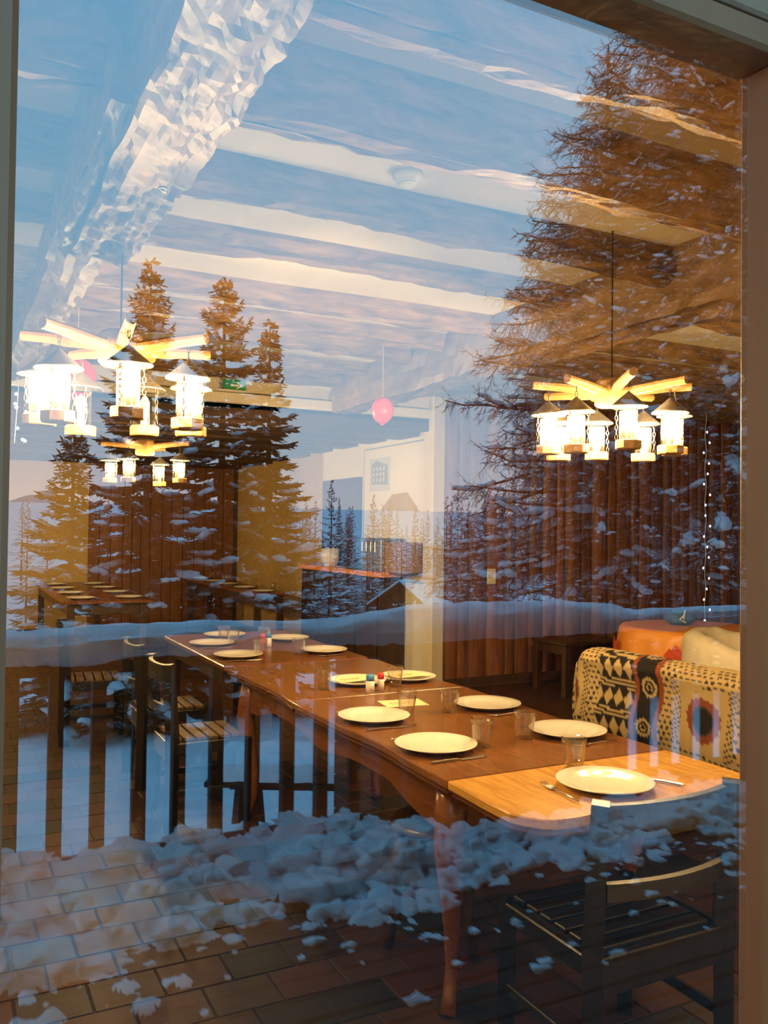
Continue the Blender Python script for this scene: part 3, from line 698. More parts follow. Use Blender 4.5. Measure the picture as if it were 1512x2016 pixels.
fork = MB(); fork.tube([(0, -0.10, 0.006), (0, -0.04, 0.007), (0, 0.02, 0.005), (0, 0.035, 0.004)], [0.004, 0.0035, 0.003, 0.006], 6, sz=0.45)
for k in range(4): fork.tube([(-0.0085 + k*0.0057, 0.034, 0.004), (-0.009 + k*0.006, 0.06, 0.004), (-0.0085 + k*0.0057, 0.092, 0.008)], [0.0022, 0.0018, 0.0012], 5)
fork.box(-0.0105, 0.0105, 0.028, 0.040, 0.0032, 0.0055)
fork_me = fork.mesh('fork', M_steel, True)
kn = MB(); kn.tube([(0, -0.11, 0.005), (0, -0.05, 0.006), (0, -0.01, 0.005)], [0.0055, 0.006, 0.004], 8, sz=0.6)
kn.add([(-0.003, -0.01, 0.003), (0.009, 0.0, 0.003), (0.009, 0.085, 0.003), (-0.003, 0.108, 0.003), (-0.003, -0.01, 0.006), (0.008, 0.0, 0.005), (0.008, 0.085, 0.005), (-0.003, 0.108, 0.006)], [(3,2,1,0), (4,5,6,7), (0,1,5,4), (1,2,6,5), (2,3,7,6), (3,0,4,7)])
knife_me = kn.mesh('knife', M_steel, False)
def cut(me, x, y, rz, label, cat, z=ZT): return tag(link(me.name.split('.')[0], me, None, (x, y, z), rz), label, cat, 'cutlery on the near tables')
for n_, x, y, d, pn in ((0, 1.745, 1.37, 0, 'the nearest plate before the dark chair'), (1, 1.515, 1.96, -pi/2, 'the second nearest left plate'), (2, 1.52, 2.45, -pi/2, 'the left plate beside the cream card'),
                        (3, 2.07, 1.94, pi/2, 'the plate nearest the sofa'), (4, 2.07, 2.47, pi/2, 'the second plate of the right row'),
                        (5, 2.07, 4.25, pi/2, 'the nearer right plate on the red-brown table'), (6, 1.53, 4.25, -pi/2, 'the corner plate on the red-brown table'), (7, 1.53, 4.81, -pi/2, 'the second left plate on the red-brown table')):
    M_ = Matrix.Rotation(d, 3, 'Z'); f_ = M_ @ Vector((-0.162, 0.01, 0)); k_ = M_ @ Vector((0.162, 0.0, 0))
    cut(fork_me, x + f_.x, y + f_.y, d + (0.0 if n_ else -0.12), 'steel fork left of ' + pn, 'fork'); cut(knife_me, x + k_.x, y + k_.y, d + (0.0 if n_ else 0.5), 'steel knife right of ' + pn, 'knife')

def card(x, y, z, rz, label, w_=0.15, h_=0.10, tilt=0.0):
    c = thing('menu_card', label, 'card', (x, y, z), rz, 'cream cards on the oak table')
    MB().cbox(-w_/2, w_/2, -h_/2, h_/2, 0, 0.0012, 0.0003).build('card_sheet', M_paper, c)
    m = MB(); rr = random.Random(int(x*1000))
    for j in range(3):
        xx = -w_*0.32
        while xx < w_*(0.2 - 0.08*j):
            l_ = rr.uniform(0.008, 0.02); m.box(xx, xx + l_, 0.012 - j*0.018, 0.0155 - j*0.018 + rr.uniform(0, .002), 0.0012, 0.0017); xx += l_ + 0.006
    m.build('handwriting', M_ink, c)
    c.rotation_euler = (tilt, 0, rz)
card(1.78, 2.69, ZT, radians(-8), 'cream handwritten card lying on the oak table under a glass', 0.19, 0.14)
card(2.08, 3.20, ZT + 0.024, radians(4), 'cream handwritten card on the farthest right plate of the oak table', 0.20, 0.13)
card(1.78, 3.20, ZT + 0.024, radians(10), 'cream handwritten card on the plate behind the shakers', 0.22, 0.13)
def shaker(x, y, mat_cap, mat_body, label, s_=1.0):
    t = thing('shaker', label, 'shaker', (x, y, ZT))
    MB().lathe([(0.0, 0), (0.016*s_, 0), (0.0165*s_, 0.05), (0.014*s_, 0.055), (0.0, 0.055)], 16).build('body', mat_body, t, True)
    MB().lathe([(0.0, 0.055), (0.0155*s_, 0.055), (0.0155*s_, 0.078), (0.011*s_, 0.084), (0.0, 0.084)], 16).build('cap', mat_cap, t, True)
shaker(1.82, 2.985, M_red, M_salt, 'red capped shaker on the oak table beside the blue capped one')
shaker(1.755, 2.965, M_blue, M_salt, 'blue capped salt shaker on the oak table', 1.25)
shaker(1.80, 4.60, M_red, M_redmotif, 'red capped shaker on the red-brown table')
shaker(1.845, 4.62, M_blue, M_salt, 'blue and white shaker on the red-brown table', 1.2)

# ================================================================== seats
def make_chair(label, wood, seatmat, wx=0.23):
    t = thing('dining_chair', label, 'chair'); d0, d1 = -0.19, 0.19
    for s_ in (-1, 1):
        MB().tube([(s_*wx, d0, 0.0), (s_*wx, d0 + 0.005, 0.45), (s_*wx, d0 - 0.012, 0.70), (s_*wx, d0 - 0.022, 0.825)], [0.034, 0.036, 0.034, 0.031], 4).build('back_post', wood, t)
        MB().tube([(s_*(wx - 0.005), d1, 0.0), (s_*(wx - 0.005), d1, 0.43)], [0.030, 0.034], 4).build('leg', wood, t)
        MB().cbox(s_*wx - 0.014, s_*wx + 0.014, d0, d1, 0.375, 0.43, 0.004).build('side_rail', wood, t)
        MB().cbox(s_*wx - 0.01, s_*wx + 0.01, d0, d1, 0.17, 0.20, 0.003).build('stretcher', wood, t)
    MB().cbox(-wx, wx, d1 - 0.012, d1 + 0.014, 0.375, 0.43, 0.004).build('front_rail', wood, t)
    MB().cbox(-wx, wx, d0 - 0.012, d0 + 0.012, 0.33, 0.43, 0.004).build('rear_rail', wood, t)
    for z, hgt, nm in ((0.775, 0.085, 'top_rail'), (0.60, 0.045, 'back_slat')):
        N = 12; m = MB(); vs = []
        for i in range(N+1):
            q = i/N*2 - 1; yb = d0 - 0.055 + 0.035*q*q
            for a, b in ((-0.011, -hgt/2), (0.011, -hgt/2), (0.011, hgt/2), (-0.011, hgt/2)): vs.append((q*(wx - 0.015), yb + a + 0.0, z + b))
        fs = []
        for i in range(N):
            for k in range(4): fs.append((i*4 + k, i*4 + (k+1) % 4, (i+1)*4 + (k+1) % 4, (i+1)*4 + k))
        fs += [(3, 2, 1, 0), (N*4, N*4+1, N*4+2, N*4+3)]
        m.add(vs, fs).build(nm, wood, t)
    for k in range(6):
        y = d0 + 0.015 + k*0.062
        MB().cbox(-wx + 0.022, wx - 0.045, y, y + 0.050, 0.425, 0.442, 0.003).build('seat_slat', seatmat, t)
    return t
c0 = make_chair('near black slatted chair with bowed top rail, its back to the window', M_chairblack, M_chairblack)
c0.location = (1.70, 1.285, 0)
c1 = make_chair('brown slatted chair with pale seat, nearer one, left of the corner where the tables meet', M_chairblack, M_strawseat, 0.2)
c1.location = (1.20, 3.86, 0); c1.rotation_euler = (0, 0, -pi/2)
for x, y, rz, l in (                    (1.21, 4.62, -pi/2, 'brown slatted chair with pale seat, farther one on the left of the red-brown table'),
                    (0.95, 5.8, -pi/2 - 0.1, 'brown slatted chair behind the left end of the red-brown table'),):
    dup(c1, (x, y, 0), rz, l)
def stool(loc, rz, label, mat_seat):
    t = thing('stool', label, 'stool', loc, rz); N = 24
    MB().lathe([(0.0, 0.455), (0.16, 0.455), (0.175, 0.445), (0.178, 0.43), (0.16, 0.42), (0.0, 0.42)], 28).build('seat', mat_seat, t, True)
    for k in range(3):
        a = 2*pi*k/3 + 0.5; d = Vector((cos(a), sin(a), 0))
        MB().tube([d*0.12 + Vector((0, 0, 0.425)), d*0.155 + Vector((0, 0, 0.30)), d*0.15 + Vector((0, 0, 0.12)), d*0.185 + Vector((0, 0, 0.0))], [0.024, 0.026, 0.018, 0.020], 8).build('leg', M_dark, t, True)
stool((1.62, 2.12, 0), 0.3, 'round dark stool pushed under the near left part of the oak table', M_dark)
stool((2.06, 2.75, 0), 1.3, 'round dark stool under the right side of the oak table', M_dark)

# sofa with a printed throw over its back
so = thing('sofa', 'dark low sofa seen from behind, its back hidden by a patterned throw', 'sofa', (3.22, 0, 0))
SY0, SY1 = 1.25, 3.22
MB().cbox(0.02, 0.20, SY0, SY1, 0.14, 0.80, 0.03).build('backrest', M_dark, so)
MB().cbox(0.18, 0.80, SY0, SY1, 0.14, 0.32, 0.02).build('base', M_dark, so)
for k in range(3): MB().cbox(0.20, 0.80, SY0 + 0.14 + k*0.565, SY0 + 0.14 + k*0.565 + 0.55, 0.32, 0.45, 0.03).build('seat_cushion', M_sheet, so)
for y in (SY0, SY1 - 0.13): MB().cbox(0.10, 0.82, y, y + 0.13, 0.14, 0.58, 0.025).build('armrest', M_dark, so)
for x in (0.08, 0.74):
    for y in (SY0 + 0.08, SY1 - 0.08): MB().tube([(x, y, 0), (x, y, 0.15)], [0.022, 0.03], 4).build('leg', M_dark, so)

def throw_colour(u, v):
    """the printed cloth: u along its length (m), v across (m); black, cream and rust tribal print"""
    blk, crm, rst = (0.010, 0.008, 0.008), (0.42, 0.31, 0.15), (0.20, 0.050, 0.017)
    P = 1.02; a = u % P; wv = 0.02*sin(v*14)
    if abs(a - 0.30 - wv) < 0.275:                       # cream field with a heart-like medallion
        du, dv = (a - 0.30), ((v + 0.02*sin(u*9)) % 0.46 - 0.23); q = sqrt((du*1.05)**2 + (dv*1.15)**2 + 0.35*abs(du)*0.05)
        if q < 0.085: return blk if q < 0.075 else (0.05, 0.04, 0.04)
        if q < 0.125 + 0.006*sin(atan2(dv, du)*18): return rst
        if q < 0.165: return crm
        cu, cv = (u/0.038), (v/0.030); s_ = (floor(cv) % 2)*0.5; fu, fv = (cu + s_) % 1 - 0.5, cv % 1 - 0.5
        if abs(du) > 0.20 or abs(dv) > 0.16:
            return blk if (fu*fu + fv*fv*1.4) < 0.10 else crm
        return blk if (abs(du) > 0.15 and (v*40 + u*20) % 1 < 0.35) else crm
    b = (a - 0.575 - wv) % P
    if b < 0.035: return rst
    if b < 0.17:                                          # black band with cream ovals
        dv = (v % 0.21) - 0.105; du = b - 0.10; q = sqrt((du/0.052)**2 + (dv/0.045)**2)
        return crm if 0.72 < q < 1.05 + 0.08*sin(atan2(dv, du)*14) or 0.28 < q < 0.42 else blk
    if b < 0.20: return rst
    # diamonds and stripes
    cv = v % 0.16
    if cv > 0.115: return crm if int(cv*1000/9) % 2 else blk
    cu = ((b - 0.20) % 0.075)/0.075 - 0.5; dv = (cv - 0.0575)/0.0575
    if abs(cu*2) + abs(dv) < 0.92: return crm
    return rst if (abs(dv) < 0.12) else blk
prof = []                                                  # across the back: window side hem, up, over the top, down to the seat
for k in range(40): prof.append((-0.02 - 0.012*sin(k*0.16), 0.40 + 0.39*k/39))
for k in range(1, 24):
    a = pi - pi*k/23; prof.append((0.10 + 0.12*cos(a), 0.79 + 0.062*sin(a)))
for k in range(1, 14): prof.append((0.222, 0.79 - 0.32*k/13))
arc = [0.0]
for k in range(1, len(prof)): arc.append(arc[-1] + sqrt((prof[k][0] - prof[k-1][0])**2 + (prof[k][1] - prof[k-1][1])**2))
NU = 330; vs, cl = [], []
for i in range(NU):
    t = i/(NU - 1); y = SY0 - 0.06 + (SY1 - SY0 + 0.14)*t; end = max(0.0, (y - (SY1 - 0.01))/0.09); 
    for k, (px, pz) in enumerate(prof):
        f = 0.010*noise.noise(Vector((y*3.0, arc[k]*2.2, 1))) + 0.007*noise.noise(Vector((y*8, arc[k]*5 + y*3, 5)))
        dz = 0.03*noise.noise(Vector((y*1.3, 0, 9))) * (1 if k < 20 else 0.25)
        z = pz + dz - 0.06*end*end; x = px + (0.10 - px)*0.35*end**2
        if k < 40: x -= abs(f)*1.6; z += (0.09*max(0, (y - 2.95)/0.3)**2*-1 if k == 0 and y > 2.95 else 0)
        else: z += f*0.9
        vs.append((x, y + (0.012*sin(pz*30) if end > 0 else 0), z)); cl.append(throw_colour(y + 0.03*noise.noise(Vector((y*2, arc[k]*3, 0))), arc[k] + 0.02*noise.noise(Vector((y*3, arc[k]*3, 7)))))
K = len(prof); fs = [(i*K+k, (i+1)*K+k, (i+1)*K+k+1, i*K+k+1) for i in range(NU-1) for k in range(K-1)]
# far end: the cloth hangs over the end of the backrest
b0 = len(vs); NE = 30
for j in range(NE):
    t = j/(NE-1)
    for k in range(40, 63):
        px, pz = vs[(NU-1)*K + k][0], vs[(NU-1)*K + k][2]
        s_ = 0.40*t; vs.append((px + 0.012*sin(k*0.9)*t, SY1 + 0.085 + 0.018*sin(t*3.0) + 0.008*sin(k*0.8 + t*3), pz - s_*(0.92 + 0.08*sin(k*0.5))))
        cl.append(throw_colour(SY1 + 0.1 + s_*0.8, arc[k]))
K2 = 23; fs += [(b0 + j*K2 + k, b0 + (j+1)*K2 + k, b0 + (j+1)*K2 + k + 1, b0 + j*K2 + k + 1) for j in range(NE-1) for k in range(K2-1)]
me = bpy.data.meshes.new('throw'); me.from_pydata(vs, [], fs)
ca = me.color_attributes.new('print', 'FLOAT_COLOR', 'POINT'); ca.data.foreach_set('color', [q for c in cl for q in (*c, 1.0)])
me.polygons.foreach_set('use_smooth', [True]*len(fs)); me.update()
M_throw, n_, b_ = newmat('printed_throw'); at_ = n_.nodes.new('ShaderNodeVertexColor'); at_.layer_name = 'print'
n_.links.new(at_.outputs[0], b_.inputs['Base Color']); b_.inputs['Roughness'].default_value = 0.8; b_.inputs['Specular IOR Level'].default_value = 0.25
me.materials.append(M_throw)
th = link('throw_blanket', me, None, (3.22, 0, 0)); sm = th.modifiers.new('thickness', 'SOLIDIFY'); sm.thickness = 0.006; sm.offset = 1.0
tag(th, 'black, cream and rust printed throw draped over the sofa back', 'blanket')

# round table under an orange cloth
rtb = thing('round_table', 'round side table hidden under an orange cloth by the plank wall', 'table', (5.42, 4.52, 0))
MB().lathe([(0.0, 0.715), (0.52, 0.715), (0.53, 0.725), (0.53, 0.738), (0.0, 0.740)], 40).build('tabletop', M_dark, rtb)
MB().lathe([(0.0, 0.0), (0.22, 0.0), (0.22, 0.03), (0.05, 0.06), (0.04, 0.7), (0.0, 0.7)], 20).build('pedestal', M_dark, rtb)
N = 120; m = MB(); vs = []
rings = [(0.0, 0.7445), (0.3, 0.7455), (0.50, 0.7455), (0.535, 0.742), (0.552, 0.72), (0.560, 0.65), (0.572, 0.55), (0.585, 0.45), (0.592, 0.36)]
for j, (r_, z) in enumerate(rings):
    for k in range(N):
        a = 2*pi*k/N; wv = max(0, (0.74 - z)/0.38); rr = r_ + 0.045*wv*sin(a*9 + 1.1*sin(a*2))*(0.6 + 0.4*sin(a*4)); vs.append((rr*cos(a), rr*sin(a), z + (0.025*sin(a*4) if j == len(rings)-1 else 0)))
fs = [(j*N+k, j*N+(k+1) % N, (j+1)*N+(k+1) % N, (j+1)*N+k) for j in range(len(rings)-1) for k in range(N)]
clo = m.add(vs, fs).build('tablecloth', M_orange, None, True, (5.42, 4.52, 0)); tag(clo, 'orange cloth with red leaf print draped over the round table', 'tablecloth')
m = MB()
for a in (-2.55, -2.3, -2.05, -1.2, 2.6, 0.3, 1.6):
    for zz, sc_ in ((0.60, 1.0),):
        for q in range(3):
            aa = a + (q - 1)*0.075; r1 = 0.592; cz = zz - abs(q - 1)*0.03
            pts = [(0, 0.06), (0.045, 0), (0, -0.06), (-0.045, 0)]
            m.add([((r1 + 0.012)*cos(aa + p/r1), (r1 + 0.012)*sin(aa + p/r1), cz + z_) for p, z_ in pts], [(0, 1, 2, 3)])
m.build('leaf_print', M_redmotif, clo)
bg_ = thing('cloth_bag', 'small blue bag with white cords on the orange round table', 'bag', (5.42, 4.62, 0.746))
MB().blob((0, 0, 0.055), (0.13, 0.10, 0.06), 2, 0.35, 5).build('pouch', M_bluecloth, bg_, True)
MB().tube([(-0.05, -0.08, 0.05), (-0.06, -0.10, 0.09), (-0.03, -0.08, 0.125)], 0.006, 6).build('cord', M_salt, bg_); MB().tube([(-0.06, -0.10, 0.09), (-0.10, -0.09, 0.055), (-0.05, -0.105, 0.03)], 0.006, 6).build('cord', M_salt, bg_)

# tub armchair under a cream dust sheet
ac = thing('tub_armchair', 'rounded tub armchair covered with a cream sheet by the right window stile', 'armchair', (4.86, 3.46, 0), radians(-60))
N, rows = 96, 26; vs = []
for j in range(rows):
    v = j/(rows-1)
    for k in range(N):
        a = 2*pi*k/N; back = 0.5 - 0.5*cos(a); back = back*back*(3 - 2*back)      # front at a = 0, back at a = pi
        H = 0.66 + 0.16*back
        if v < 0.55:
            t = v/0.55; r_ = 0.43 + 0.035*(1 - t) + 0.022*(1 - t)*sin(a*11 + 2*sin(a*3)) + 0.008*sin(a*23)*(0.3 + 0.7*(1-t)); z = 0.04 + (H - 0.08)*t
        elif v < 0.78:
            t = (v - 0.55)/0.23; q = t*pi; r_ = 0.355 + 0.075*cos(q); z = H - 0.04 + 0.055*sin(q)
        else:
            t = (v - 0.78)/0.22; r_ = 0.28*(1 - t); z = (H - 0.04)*(1 - min(1, t*2.2)) + 0.46*min(1, t*2.2)
        r_ *= 1 + 0.02*noise.noise(Vector((cos(a)*3, sin(a)*3, z*4)))
        vs.append((r_*cos(a)*1.0, r_*sin(a)*1.02, z + 0.012*noise.noise(Vector((cos(a)*4, sin(a)*4, v*6)))))
fs = [(j*N+k, j*N+(k+1) % N, (j+1)*N+(k+1) % N, (j+1)*N+k) for j in range(rows-1) for k in range(N)]
MB().add(vs, fs).build('dust_sheet', M_sheet, ac, True)
for k in range(4):
    a = pi/4 + k*pi/2; MB().tube([(0.3*cos(a), 0.3*sin(a), 0), (0.29*cos(a), 0.29*sin(a), 0.12)], [0.02, 0.028], 8).build('leg', M_dark, ac)

lt = thing('side_table', 'low dark wooden side table before the plank wall', 'table', (5.28, 5.82, 0), 0.05)
MB().cbox(-0.30, 0.42, -0.24, 0.24, 0.465, 0.50, 0.006).build('tabletop', M_dark, lt)
for x in (-0.26, 0.38):
    for y in (-0.2, 0.2): MB().cbox(x - 0.028, x + 0.028, y - 0.028, y + 0.028, 0, 0.465, 0.004).build('leg', M_dark, lt)
for y in (-0.2, 0.2): MB().cbox(-0.26, 0.38, y - 0.012, y + 0.012, 0.12, 0.17, 0.003).build('stretcher', M_dark, lt)
for x in (-0.26, 0.38): MB().cbox(x - 0.012, x + 0.012, -0.2, 0.2, 0.38, 0.465, 0.003).build('apron', M_dark, lt)

# ================================================================== terrace, railing, snow (seen in the pane)
dk = structure(MB().box(-3.0, 7.0, -3.42, -0.09, -0.12, -0.03).build('terrace_floor', M_deck), 'dark wet wooden terrace floor')
y = -3.42; k = 0
while y < -0.12:
    MB().cbox(-3.0, 7.0, y + 0.003, y + 0.117, -0.03, -0.002 + R.uniform(-.001, .001), 0.004).build('deck_board', M_deck, dk); y += 0.12
rl = thing('deck_railing', 'dark wooden terrace railing with square balusters, reflected in the pane', 'railing', (0, -3.25, 0))
MB().cbox(-3.0, 7.0, -0.05, 0.05, 0.875, 0.935, 0.008).build('top_rail', M_rail, rl)
MB().cbox(-3.0, 7.0, -0.03, 0.03, 0.045, 0.10, 0.006).build('bottom_rail', M_rail, rl)
bal = MB().cbox(-0.029, 0.029, -0.029, 0.029, 0.10, 0.875, 0.003).mesh('baluster', M_rail)
for k in range(-18, 38):
    x = 0.425 + 0.1725*k
    if k in (-1,): continue
    link('baluster', bal, rl, (x, 0, 0))
for x in (-2.3, 0.235, 2.14, 4.9, 6.9): MB().cbox(x - 0.045, x + 0.045, -0.045, 0.045, -0.03, 0.92, 0.006).build('post', M_rail, rl)
def fbm(x, y, s, o=4):
    a, q, t = 1.0, s, 0.0
    for _ in range(o): t += a*noise.noise(Vector((x*q, y*q, q*0.37))); a *= 0.5; q *= 2.1
    return t
# snow lying on the handrail
m = MB(); vs = []; NX = 420; S = 26
for i in range(NX):
    x = -3.0 + 10.0*i/(NX-1); b = max(0.0, 1 - abs((x - 2.65)/0.92)**3); top = 1.066 + 0.052*b + 0.012*fbm(x, 3, 1.4) - (0.02 if x > 3.5 else 0.0); wd = 0.105 + 0.02*fbm(x, 8, 1.3)
    for k in range(S):
        a = 2*pi*k/S; lump = 0.018*fbm(x*1.0 + 2*cos(a), sin(a)*2 + 5, 3.5) + (0.02*abs(noise.noise(Vector((x*22, cos(a)*4, sin(a)*4)))) if sin(a) < 0.2 else 0)
        zz = 1.0 + (top - 1.0)*sin(a) if sin(a) > 0 else 1.0 + (0.085 + 0.03*fbm(x, 21, 3.0))*sin(a)
        vs.append((x, -3.25 + (wd + lump)*cos(a)*(1 if sin(a) > -0.3 else 0.9), zz + lump))
fs = [(i*S+k, i*S+(k+1) % S, (i+1)*S+(k+1) % S, (i+1)*S+k) for i in range(NX-1) for k in range(S)]
o = m.add(vs, fs).build('rail_snow', M_snow, None, True); tag(o, 'thick roll of snow lying along the terrace handrail', 'snow', kind='stuff')
# snow drift on the terrace floor along the railing
def drift(x, y):
    d = -y; e = 2.38 + 0.16*fbm(x, 1, 0.8, 2) + 0.10*fbm(x, 7, 3.0, 2) - (0.18 if x < 0.75 else 0)*max(0, min(1, (0.9 - x)/0.4))
    t = (d - e)/0.55; 
    if t < 0: p = t*0.10
    else: p = 0.10*min(1, t*1.3) + (0.04 if 0.5 < t < 1.3 else 0.0)
    bal_ = abs(((x - 0.425)/0.1725 + 0.5) % 1 - 0.5)*2           # 0 at a baluster, 1 in a gap
    rg = max(0.0, min(1.0, (x - 1.75)/0.5)); p *= 1 - 0.35*rg
    if rg > 0 and d > 2.88: p -= rg*(d - 2.88)*1.1
    if d > 3.05: p = (0.115 - 0.06*bal_*min(1, (d - 3.05)/0.15))*(1 - rg) - 0.10*rg
    if d > 3.34: p -= (d - 3.34)*0.7
    lum = 0.095*abs(fbm(x, y, 4.6, 4)) + 0.06*fbm(x, y, 2.1, 3) + 0.012*noise.noise(Vector((x*34, y*34, 2))) + 0.008*noise.noise(Vector((x*71, y*71, 5)))
    return p + (lum*1.15 if d < 3.1 else lum*0.35) - (0.055 if t < 1.0 else 0.02)*(1 if d < 3.1 else 0.3)
m = MB(); m.grid(700, 116, lambda u, v: (-2.4 + 8.8*u, -3.50 + 1.45*v, drift(-2.4 + 8.8*u, -3.50 + 1.45*v)), keep=lambda p: p[2] > -0.02)
for k in range(110):
    x = R.uniform(-0.5, 4.2); d = R.uniform(1.75, 2.6) if R.random() < 0.65 else R.uniform(1.2, 2.3); r_ = R.uniform(0.005, 0.018) * (2.0 if d > 2.1 and R.random() < 0.3 else 1)
    m.blob((x, -d, r_*0.35), (r_*R.uniform(0.9, 1.9), r_*R.uniform(0.8, 1.4), r_*R.uniform(0.5, 0.9)), 1, 0.9, k)
for k in range(420):
    x = R.uniform(-1.5, 5.5); d = R.uniform(2.4, 3.1); r_ = R.uniform(0.02, 0.085)
    m.blob((x, -d, drift(x, -d) + r_*0.1), (r_*1.3, r_, r_*0.7), 2, 0.95, k + 300)
o = m.build('terrace_snow', M_snow, None, True); tag(o, 'lumpy bank of shovelled snow on the terrace along the railing', 'snow', kind='stuff')

# ================================================================== ground and hills beyond the terrace
def gz(x, y):
    d = -y; z = -1.0 + 0.05*fbm(x, y, 0.35, 3)
    if d > 12.5: z -= 0.125*(d - 12.5) if d < 45 else 4.06
    if d > 60: z += 0.11*(d - 60)
    if d < 16:
        for c_, a_ in ((6.55, 0.05), (7.35, 0.06), (8.9, 0.03)):
            q = (d - c_ - 0.10*sin(x*0.6) - 0.05*x)/0.16; z -= a_*exp(-q*q)*(0.7 + 0.6*noise.noise(Vector((x*1.5, c_, 0))))
        z += 0.075*fbm(x, y, 1.8, 4)*(1 if 4.5 < d < 9.2 else 0.4)
    return z
ys = [3.4 + 0.09*k for k in range(100)]; 
while ys[-1] < 150: ys.append(ys[-1]*1.05)
xs = [-60, -40, -26, -16, -10, -6, -3, -1.5] + [-0.5 + 0.1*k for k in range(96)] + [9.5, 10.5, 12, 14, 17, 20, 24, 28, 33, 40, 50, 65, 85, 110, 150]
m = MB(); NX = len(xs)
m.add([(x, -d, gz(x, -d)) for d in ys for x in xs], [(j*NX+i, (j+1)*NX+i, (j+1)*NX+i+1, j*NX+i+1) for j in range(len(ys)-1) for i in range(NX-1)])
structure(m.build('ground', M_snowground, None, True), 'trodden snowy ground below the terrace')
def az_of(px): return radians(27) + math.atan((px - 756)/1690)
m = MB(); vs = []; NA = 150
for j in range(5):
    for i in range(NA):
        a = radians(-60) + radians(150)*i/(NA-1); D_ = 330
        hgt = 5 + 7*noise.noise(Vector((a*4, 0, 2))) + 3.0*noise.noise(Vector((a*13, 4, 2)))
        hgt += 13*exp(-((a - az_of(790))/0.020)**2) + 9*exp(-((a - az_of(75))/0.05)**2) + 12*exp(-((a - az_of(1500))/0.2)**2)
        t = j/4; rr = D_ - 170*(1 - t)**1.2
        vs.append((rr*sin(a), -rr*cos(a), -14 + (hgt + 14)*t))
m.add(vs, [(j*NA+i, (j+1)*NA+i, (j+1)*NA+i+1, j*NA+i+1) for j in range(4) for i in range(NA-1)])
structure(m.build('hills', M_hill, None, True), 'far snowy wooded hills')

# ================================================================== trees
def spruce(name, h, rb, seed, label, loc, dens=1.0, lump=1.0, mat=None, snowy=True, z_lo=0.05, group=None, fine=True):
    rr = random.Random(seed); t = thing(name, label, 'tree', loc, rr.uniform(0, 6), group)
    MB().tube([(0, 0, -0.15), (0.01, 0, h*0.5), (0, 0, h*0.985)], [0.035*h**0.7*0.6 + 0.02, 0.02*h**0.7*0.6 + 0.012, 0.008], 7).build('trunk', M_bark, t, True)
    f = MB(); s_ = MB(); nw = int((14 + 3.2*h)*dens)
    def blade(p, d, n_, l, w_):
        q = p + d*l; a = n_*w_; mdl = p + d*(l*0.45); dr_ = Vector((0, 0, -w_*0.9))
        b = len(f.v); f.v += [tuple(p), tuple(mdl + a), tuple(q + dr_*0.6), tuple(mdl - a), tuple(mdl + dr_*1.3)]
        f.f += [(b, b+1, b+2), (b, b+2, b+3), (b, b+4, b+2)]; f.m += [0, 0, 0]
    for i in range(nw):
        u_ = i/(nw - 1); zw = h*(z_lo + (0.975 - z_lo)*u_**0.92); z = zw; Lm = rb*(1 - u_)**0.86*(0.86 + 0.28*rr.random()) + 0.05
        nb = max(4, int(round((9 - 4*u_)*dens)))
        a0 = rr.uniform(0, 6)
        for b_ in range(nb):
            z = zw + h/nw*rr.uniform(-0.55, 0.55); a = a0 + 2*pi*b_/nb + rr.uniform(-.3, .3); L = Lm*rr.uniform(0.72, 1.12); d = Vector((cos(a), sin(a), 0)); sd = Vector((-sin(a), cos(a), 0))
            lift = 0.22 - 0.62*(1 - u_)**0.8*rr.uniform(0.5, 1.4); pts = []
            for k in range(6):
                q = k/5; pts.append(Vector((0, 0, z)) + d*(L*q) + Vector((0, 0, L*(lift*q + (0.16 if u_ < 0.8 else 0.5)*q*q*q))))
            if fine: f.tube(pts, [0.018*L**0.5 + 0.003, 0.015*L**0.5, 0.012*L**0.5, 0.009*L**0.5, 0.006, 0.003], 3, False)
            ns = max(5, int(L*(25 if fine else 6)))
            for k in range(ns):
                q = 0.10 + 0.9*k/ns; p = pts[0].lerp(pts[5], q); jj = min(4, int(q*5)); p = pts[jj].lerp(pts[jj+1], q*5 - jj)
                ln = (0.10 + 0.30*L*(1.02 - q))*rr.uniform(0.7, 1.2); 
                for sgn in (-1, 1):
                    dd = (d*0.75 + sd*sgn*0.8 + Vector((0, 0, rr.uniform(-.42, 0.02)))).normalized()
                    nn = Vector((0, 0, 1)).cross(dd).normalized()
                    blade(p, dd, nn, ln, 0.012 + 0.025*ln if fine else 0.02 + 0.05*ln)
                    if fine:
                        for qq in (0.25, 0.5, 0.75):
                            for s2 in (-1, 1): blade(p + dd*(ln*qq), (dd + nn*s2*0.9 + Vector((0, 0, rr.uniform(-.7, .05)))).normalized(), nn, ln*0.46*(1.15 - qq)*rr.uniform(0.7, 1.3), 0.009 + 0.016*ln)
            blade(pts[4], (pts[5] - pts[4]).normalized(), sd, L*0.3 + 0.06, 0.03)
            if snowy and rr.random() < 0.72:
                q = rr.uniform(0.45, 0.72)
                while q < 1.02:
                    jj = min(4, int(q*5)); p = pts[jj].lerp(pts[jj+1], min(1, q*5 - jj)); dirv = (pts[jj+1] - pts[jj]).normalized()
                    if rr.random() < 0.66:
                        ax = dirv; ay = Vector((0, 0, 1)).cross(ax).normalized(); azv = ax.cross(ay)
                        Mx = Matrix((ax, ay, azv)).transposed(); r_ = (0.034 + 0.042*L)*rr.uniform(0.5, 1.35)*lump*(1.25 - 0.4*q)*(1 - 0.45*u_)
                        s_.blob(p + Vector((0, 0, r_*0.35)), (r_*1.7, r_*1.15, r_*0.62), 1 if (fine and L > 0.3) else 0, 0.8, rr.uniform(0, 90), Mx)
                    q += rr.uniform(0.07, 0.17)
    f.build('needles', mat or M_needle, t)
    if snowy: s_.build('snow_load', M_snow, t, True)
    return t
